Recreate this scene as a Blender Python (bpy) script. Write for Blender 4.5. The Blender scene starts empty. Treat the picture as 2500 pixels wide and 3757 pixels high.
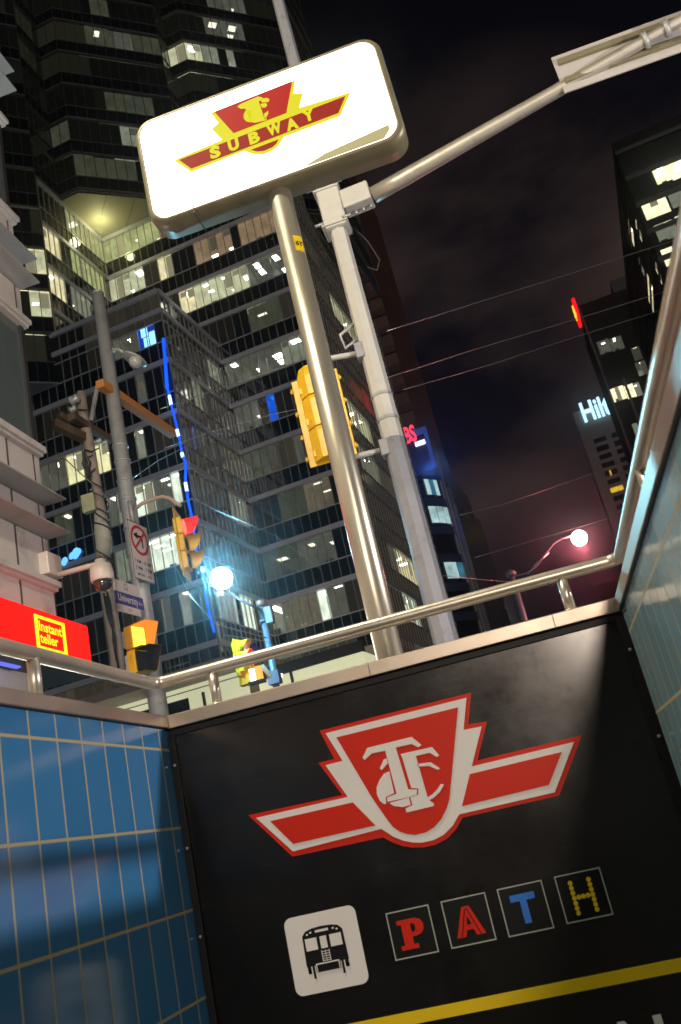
import bpy, bmesh, math, random
from mathutils import Vector, Matrix
random.seed(11)
S = bpy.context.scene
C = S.collection
PI = math.pi
V = Vector

# ---------------------------------------------------------------- camera
F, YAW, PITCH, ROLL = 3286.0, 0.16676, 0.34329, -0.228736      # focal length in px of a 2500 x 3757 frame
PW, PH = 2500.0, 3757.0
cy_, sy_, cp_, sp_ = math.cos(YAW), math.sin(YAW), math.cos(PITCH), math.sin(PITCH)
fwd = V((-sy_*cp_, cy_*cp_, sp_)); rgt = V((cy_, sy_, 0)); upv = rgt.cross(fwd)
cr_, sr_ = math.cos(ROLL), math.sin(ROLL)
CR = cr_*rgt + sr_*upv; CU = -sr_*rgt + cr_*upv
cam_d = bpy.data.cameras.new('camera'); cam = bpy.data.objects.new('camera', cam_d); C.objects.link(cam)
cam.matrix_world = Matrix(((CR.x, CU.x, -fwd.x, 0), (CR.y, CU.y, -fwd.y, 0), (CR.z, CU.z, -fwd.z, 0), (0, 0, 0, 1)))
cam_d.sensor_fit = 'VERTICAL'; cam_d.sensor_height = 36; cam_d.lens = 36*F/PH
cam_d.clip_start = 0.05; cam_d.clip_end = 6000
S.camera = cam
cam_d.dof.use_dof = True; cam_d.dof.focus_distance = 6.5; cam_d.dof.aperture_fstop = 5.0

def ray(u, v): return CR*((u-PW/2)/F) - CU*((v-PH/2)/F) + fwd
def W(u, v, x=None, y=None, z=None):
    """surveyed point of the photograph on a plane of the street"""
    r = ray(u, v)
    k = x/r.x if x is not None else (y/r.y if y is not None else z/r.z)
    return r*k
def dep(p): return p.dot(fwd)
TH = math.radians(-6.2)                                        # the big towers stand 6.2 degrees off the stairs
EA = V((math.cos(TH), math.sin(TH), 0)); EB = V((-math.sin(TH), math.cos(TH), 0)); EZ = V((0, 0, 1))
def AB(a, b, z): return EA*a + EB*b + EZ*z
def Wab(u, v, a=None, b=None, z=None):
    r = ray(u, v)
    k = a/r.dot(EA) if a is not None else (b/r.dot(EB) if b is not None else z/r.z)
    return r*k
def zm(ox, oy, s): return lambda x, y: (ox+x*s, oy+y*s)
GZ = -0.38                                                      # street level (the eye is at 0)

# ---------------------------------------------------------------- object helpers
def tag(o, label=None, cat=None, group=None, kind=None):
    if label: o['label'] = label
    if cat: o['category'] = cat
    if group: o['group'] = group
    if kind: o['kind'] = kind
    return o
def thing(name, label, cat, loc=(0, 0, 0), group=None):
    o = bpy.data.objects.new(name, None); C.objects.link(o); o.location = loc; o.empty_display_size = .2
    return tag(o, label, cat, group)

class MB:
    def __init__(s): s.bm = bmesh.new(); s.uv = None; s.mi = 0
    def face(s, pts, mi=None, uv=None):
        vs = [s.bm.verts.new(p) for p in pts]
        try: f = s.bm.faces.new(vs)
        except ValueError: return None
        f.material_index = s.mi if mi is None else mi
        if uv:
            if s.uv is None: s.uv = s.bm.loops.layers.uv.new('UVMap')
            for l, t in zip(f.loops, uv): l[s.uv].uv = t
        return f
    def obox(s, o, ex, ey, ez, mi=None):
        """box with corner o and edge vectors"""
        o, ex, ey, ez = V(o), V(ex), V(ey), V(ez)
        if ex.cross(ey).dot(ez) < 0: ex, ey = ey, ex
        p = [o, o+ex, o+ex+ey, o+ey]; q = [a+ez for a in p]
        vs = [s.bm.verts.new(a) for a in p+q]
        for ids in ((3, 2, 1, 0), (4, 5, 6, 7), (0, 1, 5, 4), (1, 2, 6, 5), (2, 3, 7, 6), (3, 0, 4, 7)):
            f = s.bm.faces.new([vs[i] for i in ids]); f.material_index = s.mi if mi is None else mi
        return s
    def box(s, x0, x1, y0, y1, z0, z1, mi=None):
        return s.obox((x0, y0, z0), (x1-x0, 0, 0), (0, y1-y0, 0), (0, 0, z1-z0), mi)
    def prism(s, pts, off, mi=None):
        """front polygon pts, extruded by vector off (away from the viewer)"""
        off = V(off); n = len(pts); a = [s.bm.verts.new(p) for p in pts]; b = [s.bm.verts.new(V(p)+off) for p in pts]
        k = s.mi if mi is None else mi
        fs = [s.bm.faces.new(a), s.bm.faces.new(b[::-1])]
        for i in range(n): fs.append(s.bm.faces.new((a[i], b[i], b[(i+1) % n], a[(i+1) % n])))
        for f in fs: f.material_index = k
        return s
    def tube(s, path, rad, n=16, mi=None, cap=True, smooth=True):
        path = [V(p) for p in path]; m = len(path)
        rad = rad if isinstance(rad, (list, tuple)) else [rad]*m
        rings = []; ref = None
        for i, p in enumerate(path):
            t = (path[min(i+1, m-1)]-path[max(i-1, 0)]).normalized()
            if ref is None:
                ref = t.orthogonal().normalized() if abs(t.z) < .9 else V((1, 0, 0))
            ref = (ref - t*ref.dot(t)).normalized(); b = t.cross(ref)
            rings.append([s.bm.verts.new(p+(ref*math.cos(2*PI*k/n)+b*math.sin(2*PI*k/n))*rad[i]) for k in range(n)])
        mi = s.mi if mi is None else mi
        for i in range(m-1):
            for k in range(n):
                f = s.bm.faces.new((rings[i][k], rings[i][(k+1) % n], rings[i+1][(k+1) % n], rings[i+1][k]))
                f.material_index = mi; f.smooth = smooth
        if cap:
            for r in (rings[0][::-1], rings[-1]):
                f = s.bm.faces.new(r); f.material_index = mi
        return s
    def lathe(s, c, prof, axis=(0, 0, 1), n=24, mi=None, smooth=True):
        """prof = [(radius, height)] around axis"""
        ax = V(axis).normalized(); r0 = ax.orthogonal().normalized(); b0 = ax.cross(r0); c = V(c)
        rings = [[s.bm.verts.new(c+ax*h+(r0*math.cos(2*PI*k/n)+b0*math.sin(2*PI*k/n))*max(r, 1e-4)) for k in range(n)] for r, h in prof]
        mi = s.mi if mi is None else mi
        for i in range(len(prof)-1):
            for k in range(n):
                f = s.bm.faces.new((rings[i][k], rings[i][(k+1) % n], rings[i+1][(k+1) % n], rings[i+1][k]))
                f.material_index = mi; f.smooth = smooth
        s.bm.faces.new(rings[0][::-1]).material_index = mi; s.bm.faces.new(rings[-1]).material_index = mi
        return s
    def build(s, name, mats, parent=None, bevel=0, seg=2, recalc=True, merge=False):
        if merge: bmesh.ops.remove_doubles(s.bm, verts=s.bm.verts, dist=1e-5)
        if recalc: bmesh.ops.recalc_face_normals(s.bm, faces=s.bm.faces)
        me = bpy.data.meshes.new(name); s.bm.to_mesh(me); s.bm.free()
        for m in (mats if isinstance(mats, (list, tuple)) else [mats]): me.materials.append(m)
        o = bpy.data.objects.new(name, me); C.objects.link(o)
        if parent:
            o.parent = parent
            o.matrix_parent_inverse = world_of(parent).inverted()
        if bevel:
            md = o.modifiers.new('bevel', 'BEVEL'); md.width = bevel; md.segments = seg; md.limit_method = 'ANGLE'; md.angle_limit = .6
            md.harden_normals = False
        return o
def world_of(o):
    m = Matrix.Translation(o.location)
    return m if o.parent is None else world_of(o.parent) @ o.matrix_parent_inverse @ m

def text(mb, s, o, ex, ey, size, width=None, bold=0.0, thick=.004, align='CENTER', mi=None, spacing=1.0):
    """write s on the plane (o, ex, ey); width squeezes it to fit"""
    cu = bpy.data.curves.new('lettering', 'FONT'); cu.body = s; cu.size = 1; cu.offset = bold; cu.align_x = align
    cu.space_character = spacing; cu.resolution_u = 3
    ob = bpy.data.objects.new('lettering', cu); C.objects.link(ob)
    dg = bpy.context.evaluated_depsgraph_get(); dg.update()
    me = bpy.data.meshes.new_from_object(ob.evaluated_get(dg))
    bpy.data.objects.remove(ob)
    xs = [v.co.x for v in me.vertices]; ys = [v.co.y for v in me.vertices]
    sx = size if width is None else width/(max(xs)-min(xs))
    ex, ey = V(ex).normalized(), V(ey).normalized(); n = ex.cross(ey)
    co = [V(o)+ex*(v.co.x*sx)+ey*(v.co.y*size) for v in me.vertices]
    mi = mb.mi if mi is None else mi
    a = [mb.bm.verts.new(p+n*thick) for p in co]
    for p in me.polygons:
        try: f = mb.bm.faces.new([a[i] for i in p.vertices])
        except ValueError: continue
        f.material_index = mi
        if f.calc_area() > 0 and (f.normal_update() or f.normal.dot(n) < 0): f.normal_flip()
    bpy.data.meshes.remove(me); bpy.data.curves.remove(cu)

# ---------------------------------------------------------------- materials
def new_mat(name):
    m = bpy.data.materials.new(name); m.use_nodes = True
    nt = m.node_tree; return m, nt, nt.nodes['Principled BSDF']
def mat(name, col, rough=.5, metal=0., var=.0, vs=8., bump=0., bs=40., spec=.5, coat=0., emit=None, es=0., dirt=None, dscale=3., stretch=(1, 1, 1)):
    m, nt, b = new_mat(name); N = nt.nodes; L = nt.links
    b.inputs['Base Color'].default_value = (*col, 1); b.inputs['Roughness'].default_value = rough
    b.inputs['Metallic'].default_value = metal; b.inputs['Specular IOR Level'].default_value = spec
    b.inputs['Coat Weight'].default_value = coat
    if emit: b.inputs['Emission Color'].default_value = (*emit, 1); b.inputs['Emission Strength'].default_value = es
    if var or bump or dirt:
        tc = N.new('ShaderNodeTexCoord'); mp = N.new('ShaderNodeMapping'); mp.inputs['Scale'].default_value = stretch
        L.new(tc.outputs['Object'], mp.inputs['Vector'])
    col_out = None
    if var:
        nz = N.new('ShaderNodeTexNoise'); nz.inputs['Scale'].default_value = vs; nz.inputs['Detail'].default_value = 6; nz.inputs['Roughness'].default_value = .65
        L.new(mp.outputs[0], nz.inputs['Vector'])
        mx = N.new('ShaderNodeMix'); mx.data_type = 'RGBA'
        mx.inputs[6].default_value = (*[c*(1-var) for c in col], 1); mx.inputs[7].default_value = (*[min(1, c*(1+var)) for c in col], 1)
        L.new(nz.outputs['Fac'], mx.inputs[0]); col_out = mx.outputs[2]
        mr = N.new('ShaderNodeMapRange'); mr.inputs[3].default_value = max(0, rough-.12*(1 if rough > .1 else .5)); mr.inputs[4].default_value = min(1, rough+.12)
        L.new(nz.outputs['Fac'], mr.inputs[0]); L.new(mr.outputs[0], b.inputs['Roughness'])
    if dirt:
        n2 = N.new('ShaderNodeTexNoise'); n2.inputs['Scale'].default_value = dscale; n2.inputs['Detail'].default_value = 8; n2.inputs['Roughness'].default_value = .7
        L.new(mp.outputs[0], n2.inputs['Vector'])
        rp = N.new('ShaderNodeValToRGB'); rp.color_ramp.elements[0].position = .52; rp.color_ramp.elements[1].position = .72
        L.new(n2.outputs['Fac'], rp.inputs[0])
        m2 = N.new('ShaderNodeMix'); m2.data_type = 'RGBA'
        if col_out: L.new(col_out, m2.inputs[6])
        else: m2.inputs[6].default_value = (*col, 1)
        m2.inputs[7].default_value = (*dirt, 1); L.new(rp.outputs[0], m2.inputs[0]); col_out = m2.outputs[2]
    if col_out: L.new(col_out, b.inputs['Base Color'])
    if bump:
        n3 = N.new('ShaderNodeTexNoise'); n3.inputs['Scale'].default_value = bs; n3.inputs['Detail'].default_value = 5
        L.new(mp.outputs[0], n3.inputs['Vector'])
        bp = N.new('ShaderNodeBump'); bp.inputs['Strength'].default_value = bump; bp.inputs['Distance'].default_value = .01
        L.new(n3.outputs['Fac'], bp.inputs['Height']); L.new(bp.outputs[0], b.inputs['Normal'])
    return m
def glow(name, col, st, base=(.02, .02, .02), sample=False, var=0., vs=2.):
    m, nt, b = new_mat(name)
    b.inputs['Base Color'].default_value = (*base, 1); b.inputs['Roughness'].default_value = .6; b.inputs['Specular IOR Level'].default_value = .12
    b.inputs['Emission Color'].default_value = (*col, 1); b.inputs['Emission Strength'].default_value = st
    if var:
        N, L = nt.nodes, nt.links
        tc = N.new('ShaderNodeTexCoord'); nz = N.new('ShaderNodeTexNoise'); nz.inputs['Scale'].default_value = vs; nz.inputs['Detail'].default_value = 4
        L.new(tc.outputs['Object'], nz.inputs['Vector'])
        mr = N.new('ShaderNodeMapRange'); mr.inputs[1].default_value = .3; mr.inputs[2].default_value = .7; mr.inputs[3].default_value = st*(1-var); mr.inputs[4].default_value = st*(1+var)
        L.new(nz.outputs['Fac'], mr.inputs[0]); L.new(mr.outputs[0], b.inputs['Emission Strength'])
    if not sample: m.cycles.emission_sampling = 'NONE'
    return m

steel = mat('brushed_steel', (.60, .55, .46), .32, .75, var=.18, vs=6, bump=.02, bs=120)
steel_cap = mat('worn_steel_cap', (.42, .37, .31), .42, 1., var=.2, vs=3, dirt=(.36, .30, .24), dscale=2.2)
pole_steel = mat('pole_steel', (.63, .59, .47), .32, .82, var=.15, vs=30, stretch=(1, 1, .06))
black_panel = mat('black_enamel', (.006, .0056, .0055), .24, 0., var=.20, vs=1.6, spec=.42)
black_frame = mat('black_frame', (.006, .006, .006), .5, spec=.2)
def scuff(m):
    nt = m.node_tree; N, L = nt.nodes, nt.links; b = N['Principled BSDF']
    tc = N.new('ShaderNodeTexCoord'); mp = N.new('ShaderNodeMapping'); mp.inputs['Rotation'].default_value = (0, .5, 0); mp.inputs['Scale'].default_value = (3, 3, 60); L.new(tc.outputs['Object'], mp.inputs[0])
    a = N.new('ShaderNodeTexNoise'); a.inputs['Scale'].default_value = 2.2; a.inputs['Detail'].default_value = 3; L.new(mp.outputs[0], a.inputs['Vector'])
    c = N.new('ShaderNodeTexNoise'); c.inputs['Scale'].default_value = 3.1; c.inputs['Detail'].default_value = 7; c.inputs['Roughness'].default_value = .7; L.new(tc.outputs['Object'], c.inputs['Vector'])
    r1 = N.new('ShaderNodeMapRange'); r1.inputs[1].default_value = .62; r1.inputs[2].default_value = .72; r1.inputs[4].default_value = .045; L.new(a.outputs['Fac'], r1.inputs[0])
    r2 = N.new('ShaderNodeMapRange'); r2.inputs[1].default_value = .35; r2.inputs[2].default_value = .70; r2.inputs[3].default_value = .17; r2.inputs[4].default_value = .29; L.new(c.outputs['Fac'], r2.inputs[0])
    s_ = N.new('ShaderNodeMath'); s_.operation = 'ADD'; L.new(r1.outputs[0], s_.inputs[0]); L.new(r2.outputs[0], s_.inputs[1]); L.new(s_.outputs[0], b.inputs['Roughness'])
scuff(black_panel)
sign_red = mat('sign_red', (.58, .022, .008), .4, var=.06, vs=14, spec=.15)
sign_white = mat('sign_white', (.74, .72, .69), .4, var=.05, vs=10, spec=.2)
sign_yellow = mat('sign_yellow', (.74, .52, .010), .4, var=.06, vs=8, spec=.2)
sign_blue = mat('sign_blue', (.04, .19, .66), .4, spec=.15)
sign_black = mat('sign_black', (.008, .008, .010), .45, spec=.15)
outline_grey = mat('outline_grey', (.36, .38, .33), .5)
arm_paint = mat('mast_arm_paint', (.42, .40, .34), .42, .5, var=.14, vs=4, dirt=(.27, .25, .21), dscale=5)
grey_paint = mat('grey_paint', (.25, .26, .29), .5, var=.14, vs=4, dirt=(.17, .17, .17), dscale=5)
white_paint = mat('white_paint', (.50, .50, .46), .5, var=.10, vs=5, dirt=(.45, .43, .39), dscale=6)
galv = mat('galvanised_steel', (.40, .41, .40), .5, .35, var=.2, vs=9, dirt=(.28, .27, .26), dscale=4)
sig_yellow = mat('signal_yellow', (.78, .47, .012), .42, var=.07, vs=6, dirt=(.50, .28, .02), dscale=7)
sig_dark = mat('signal_black', (.012, .012, .012), .5)
wood_arm = mat('crossarm_wood', (.10, .065, .04), .8, var=.35, vs=8, bump=.3, bs=30)
wood_dark = mat('weathered_wood', (.30, .24, .19), .8, var=.35, vs=10, bump=.3, bs=30, stretch=(6, 6, 1))
wood_orange = mat('orange_timber', (.50, .20, .055), .65, var=.25, vs=9, bump=.2, bs=25)
cable_black = mat('black_cable', (.015, .015, .015), .6)
wire_mat = mat('wire', (.45, .42, .38), .35, .6)
stone_white = mat('white_stone_panel', (.60, .56, .53), .6, var=.08, vs=3, dirt=(.40, .37, .35), dscale=1.3)
stone_edge = mat('stone_joint', (.10, .085, .08), .8)
band_mat = mat('aluminium_band', (.58, .58, .62), .42, .3, var=.15, vs=.5)
mullion_mat = mat('aluminium_mullion', (.34, .32, .25), .4, .3, var=.15, vs=.3)
dark_metal = mat('dark_metal', (.05, .05, .055), .45, .3)
tower_dark = mat('dark_granite', (.006, .006, .0055), .5, spec=.12, var=.3, vs=.3)
tower_brown = mat('brown_granite', (.20, .105, .075), .6, var=.5, vs=.35)
concrete = mat('concrete', (.27, .245, .22), .8, var=.15, vs=.4)
asphalt = mat('asphalt', (.055, .054, .052), .85, var=.3, vs=12, bump=.3, bs=60)
paving = mat('paving', (.20, .19, .175), .8, var=.2, vs=5, bump=.15, bs=30)

def tile_mat(name, c1, c2, grout, z0, y0, rough):
    m, nt, b = new_mat(name); N, L = nt.nodes, nt.links
    tc = N.new('ShaderNodeTexCoord'); sp = N.new('ShaderNodeSeparateXYZ'); L.new(tc.outputs['Object'], sp.inputs[0])
    def line(out, pitch, off, half):
        a = N.new('ShaderNodeMath'); a.operation = 'ADD'; a.inputs[1].default_value = -off; L.new(out, a.inputs[0])
        d = N.new('ShaderNodeMath'); d.operation = 'DIVIDE'; d.inputs[1].default_value = pitch; L.new(a.outputs[0], d.inputs[0])
        p = N.new('ShaderNodeMath'); p.operation = 'PINGPONG'; p.inputs[1].default_value = .5
        L.new(d.outputs[0], p.inputs[0])
        c = N.new('ShaderNodeMath'); c.operation = 'LESS_THAN'; c.inputs[1].default_value = half/pitch; L.new(p.outputs[0], c.inputs[0])
        fl = N.new('ShaderNodeMath'); fl.operation = 'FLOOR'; L.new(d.outputs[0], fl.inputs[0])
        return c.outputs[0], fl.outputs[0]
    gy, iy = line(sp.outputs['Y'], .1553, y0, .0042); gz, iz = line(sp.outputs['Z'], .303, z0, .0050)
    mx = N.new('ShaderNodeMath'); mx.operation = 'MAXIMUM'; L.new(gy, mx.inputs[0]); L.new(gz, mx.inputs[1])
    cb = N.new('ShaderNodeCombineXYZ'); L.new(iy, cb.inputs[0]); L.new(iz, cb.inputs[1])
    wn = N.new('ShaderNodeTexWhiteNoise'); wn.noise_dimensions = '2D'; L.new(cb.outputs[0], wn.inputs['Vector'])
    nz = N.new('ShaderNodeTexNoise'); nz.inputs['Scale'].default_value = 5; nz.inputs['Detail'].default_value = 6; L.new(tc.outputs['Object'], nz.inputs['Vector'])
    av = N.new('ShaderNodeMath'); av.operation = 'MULTIPLY_ADD'; av.inputs[1].default_value = .45; L.new(wn.outputs['Value'], av.inputs[0])
    hf = N.new('ShaderNodeMath'); hf.operation = 'MULTIPLY'; hf.inputs[1].default_value = .55; L.new(nz.outputs['Fac'], hf.inputs[0]); L.new(hf.outputs[0], av.inputs[2])
    c = N.new('ShaderNodeMix'); c.data_type = 'RGBA'; c.inputs[6].default_value = (*c1, 1); c.inputs[7].default_value = (*c2, 1); L.new(av.outputs[0], c.inputs[0])
    g = N.new('ShaderNodeMix'); g.data_type = 'RGBA'; L.new(mx.outputs[0], g.inputs[0]); L.new(c.outputs[2], g.inputs[6]); g.inputs[7].default_value = (*grout, 1)
    L.new(g.outputs[2], b.inputs['Base Color'])
    r = N.new('ShaderNodeMapRange'); r.inputs[3].default_value = rough; r.inputs[4].default_value = .8; L.new(mx.outputs[0], r.inputs[0]); L.new(r.outputs[0], b.inputs['Roughness'])
    b.inputs['Specular IOR Level'].default_value = .55
    # each glazed tile sits at a slightly different tilt
    wt = N.new('ShaderNodeVectorMath'); wt.operation = 'MULTIPLY_ADD'; wt.inputs[1].default_value = (.034, .034, .034); L.new(wn.outputs['Color'], wt.inputs[0])
    ge = N.new('ShaderNodeNewGeometry'); L.new(ge.outputs['Normal'], wt.inputs[2])
    nb = N.new('ShaderNodeBump'); nb.inputs['Strength'].default_value = .5; nb.inputs['Distance'].default_value = .004; nb.invert = True
    L.new(mx.outputs[0], nb.inputs['Height']); L.new(wt.outputs[0], nb.inputs['Normal']); L.new(nb.outputs[0], b.inputs['Normal'])
    return m
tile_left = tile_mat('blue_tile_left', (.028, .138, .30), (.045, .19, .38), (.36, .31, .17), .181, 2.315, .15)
tile_right = tile_mat('blue_tile_right', (.23, .42, .50), (.31, .52, .60), (.40, .34, .20), .181, 2.38, .14)  # paler copy of the tile, with reflected light put into its colour

# dark curtain-wall glass; some panes show a trace of the room behind them
def glass_mat(name, base, tint, amount, seed):
    m, nt, b = new_mat(name); N, L = nt.nodes, nt.links
    b.inputs['Base Color'].default_value = (*base, 1); b.inputs['Roughness'].default_value = .06; b.inputs['Specular IOR Level'].default_value = .7
    uv = N.new('ShaderNodeUVMap'); fl = N.new('ShaderNodeVectorMath'); fl.operation = 'FLOOR'; L.new(uv.outputs[0], fl.inputs[0])
    ad = N.new('ShaderNodeVectorMath'); ad.operation = 'ADD'; ad.inputs[1].default_value = (seed, seed*.7, 0); L.new(fl.outputs[0], ad.inputs[0])
    wn = N.new('ShaderNodeTexWhiteNoise'); wn.noise_dimensions = '2D'; L.new(ad.outputs[0], wn.inputs['Vector'])
    # runs of neighbouring panes share a room
    sc = N.new('ShaderNodeVectorMath'); sc.operation = 'MULTIPLY'; sc.inputs[1].default_value = (.17, 1, 1); L.new(ad.outputs[0], sc.inputs[0])
    f2 = N.new('ShaderNodeVectorMath'); f2.operation = 'FLOOR'; L.new(sc.outputs[0], f2.inputs[0])
    w2 = N.new('ShaderNodeTexWhiteNoise'); w2.noise_dimensions = '2D'; L.new(f2.outputs[0], w2.inputs['Vector'])
    p = N.new('ShaderNodeMath'); p.operation = 'POWER'; p.inputs[1].default_value = 5.; L.new(w2.outputs['Value'], p.inputs[0])
    a = N.new('ShaderNodeMath'); a.operation = 'MULTIPLY_ADD'; a.inputs[1].default_value = .35; L.new(wn.outputs['Value'], a.inputs[0]); a.inputs[2].default_value = .65
    q = N.new('ShaderNodeMath'); q.operation = 'MULTIPLY'; L.new(p.outputs[0], q.inputs[0]); L.new(a.outputs[0], q.inputs[1])
    e = N.new('ShaderNodeMath'); e.operation = 'MULTIPLY_ADD'; e.inputs[1].default_value = amount; e.inputs[2].default_value = .0015; L.new(q.outputs[0], e.inputs[0])
    b.inputs['Emission Color'].default_value = (*tint, 1); L.new(e.outputs[0], b.inputs['Emission Strength'])
    m.cycles.emission_sampling = 'NONE'
    return m
glass_front = glass_mat('curtain_glass', (.004, .005, .010), (1, .85, .55), .05, 3)
glass_tower = glass_mat('upper_tower_glass', (.006, .007, .007), (.9, .9, .55), .028, 9)
spandrel = mat('spandrel_glass', (.005, .006, .010), .08, spec=.6)
pane = bpy.data.materials.new('window_pane'); pane.use_nodes = True
_n = pane.node_tree; _n.nodes.clear()
_o = _n.nodes.new('ShaderNodeOutputMaterial'); _mx = _n.nodes.new('ShaderNodeMixShader'); _t = _n.nodes.new('ShaderNodeBsdfTransparent'); _g = _n.nodes.new('ShaderNodeBsdfGlossy')
_g.inputs['Roughness'].default_value = .03; _t.inputs[0].default_value = (.9, .93, .9, 1); _mx.inputs[0].default_value = .07
_n.links.new(_t.outputs[0], _mx.inputs[1]); _n.links.new(_g.outputs[0], _mx.inputs[2]); _n.links.new(_mx.outputs[0], _o.inputs[0])
lampw = glow('ceiling_lamp_white', (1, .96, .86), 7.); lampg = glow('ceiling_lamp_cool', (.85, 1, .95), 6.)
lampdim = glow('ceiling_lamp_soft', (1, .9, .72), 1.6)
def room_mats(n, col, st): return glow('room_'+n, col, st, var=.28, vs=1.1)
ROOM = {  # lit rooms: wall material, lamp material, lamps per 2 bays
    'bright': (room_mats('bright', (.95, .95, .60), .62), lampw, .55), 'warm': (room_mats('warm', (1, .86, .50), .95), lampw, .6),
    'yellow': (room_mats('yellow', (1, .92, .50), .95), lampw, .5), 'green': (room_mats('green', (.88, .92, .40), .48), lampdim, .2),
    'mid': (room_mats('mid', (.9, .95, .72), .22), lampw, .5), 'dim': (room_mats('dim', (.85, .85, .66), .10), lampw, .55),
    'grey': (room_mats('grey', (.85, .88, .70), .09), lampdim, .3), 'brown': (room_mats('brown', (1, .66, .40), .26), lampw, .25),
    'dimbrown': (room_mats('dimbrown', (1, .84, .58), .12), lampdim, .3), 'faint': (room_mats('faint', (.86, .92, .60), .055), lampdim, .1),
    'white': (room_mats('white', (.90, 1, .82), 1.0), lampg, 1.), 'blue': (room_mats('blue', (.01, .06, 1), .45), glow('screen_blue', (.22, .55, 1), 2.6), .2),
    'bluedim': (room_mats('bluedim', (.01, .13, 1), .75), glow('panel_blue', (.02, .2, 1), 1.2), .3), 'cool': (room_mats('cool', (.55, .90, .92), .55), lampg, .3),
    'red': (room_mats('red', (1, .05, .06), .35), glow('panel_red', (1, .5, .6), 3.), .6), 'blaze': (room_mats('blaze', (1, .90, .58), 1.5), lampw, .6), 'gold': (room_mats('gold', (1, .62, .04), .8), lampdim, 0.),
}
blind_lit = glow('blind_lit', (.95, .86, .55), .26, base=(.2, .19, .15)); blind_dim = glow('blind_dim', (.9, .82, .6), .07, base=(.15, .15, .12))
def room(parent, o, ex, n, w, z0, z1, style, depth=3.2, bay=.7, name='lit_window'):
    """a lit room behind the glass: five inner faces, ceiling lamps, the pane in front"""
    rm, lm, pr = ROOM[style]; mb = MB()
    a = V((o.x, o.y, z0)) - n*.06; inn = -n*depth; ex = V(ex); h = V((0, 0, z1-z0))
    b = a+ex*w
    mb.face([a+inn, b+inn, b+inn+h, a+inn+h]); mb.face([a, a+inn, a+inn+h, a+h]); mb.face([b+inn, b, b+h, b+inn+h])
    mb.face([a, b, b+inn, a+inn]); mb.face([a+h, a+inn+h, b+inn+h, b+h])
    k = max(1, int(round(w/(2*bay)))); lw_, ln = random.choice((.45, .6, .75)), random.choice((.3, .6, .75)); off_ = random.uniform(-.2, .2)
    for i in range(k):
        for dd in (.22, 1.2, 2.2):
            if random.random() < pr and dd+.7 < depth:
                x0 = w*(i+.5)/k + off_ - lw_/2
                c = a+h+ex*max(.05, x0)-n*dd-V((0, 0, .04)); x1 = ex*max(.08, min(lw_, w-max(.05, x0)-.03))
                mb.face([c, c+x1, c+x1-n*ln, c-n*ln], mi=1)
    if style not in ('blue', 'bluedim', 'red') and w > 1.3:      # furniture and partitions that break the light
        for i in range(int(w/1.6)):
            if random.random() < .55:
                x0 = random.uniform(.1, max(.15, w-.9)); hh = random.uniform(.25, .8)
                mb.obox(a+ex*x0-n*random.uniform(.4, 1.2), ex*random.uniform(.3, .9), -n*.12, V((0, 0, hh)), mi=3)
        if w > 2.5 and random.random() < .7:
            x0 = random.uniform(.8, w-.8); mb.obox(a+ex*x0-n*.5, ex*.08, -n*(depth-.6), h*.995, mi=0)
    if style in ('bright', 'warm', 'green', 'yellow', 'white', 'brown', 'mid', 'dim', 'blaze'):      # blinds drawn part of the way in some bays
        nb_ = max(1, int(round(w/bay)))
        for i in range(nb_):
            if random.random() < .26:
                bl = random.choice((.22, .35, .6, 1.0)); c = a-n*.07+ex*(w*i/nb_+.03)+h*(1-bl); e_ = ex*(w/nb_-.06)
                mb.face([c, c+e_, c+e_+h*bl, c+h*bl], mi=4)
    if style == 'blue':
        for u0, u1, v0, v1 in ((.06, .46, .50, .97), (.16, .46, .08, .47), (.52, .86, .05, .60)):
            c = a-n*.25; mb.face([c+ex*w*u0+h*v0, c+ex*w*u1+h*v0, c+ex*w*u1+h*v1, c+ex*w*u0+h*v1], mi=1)
    f = a+n*.02
    mb.face([f, f+ex*w, f+ex*w+h, f+h], mi=2)
    return mb.build(name, [rm, lm, pane, dark_metal, blind_dim if style in ('mid', 'dim', 'brown') else blind_lit], parent, recalc=False)

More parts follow.
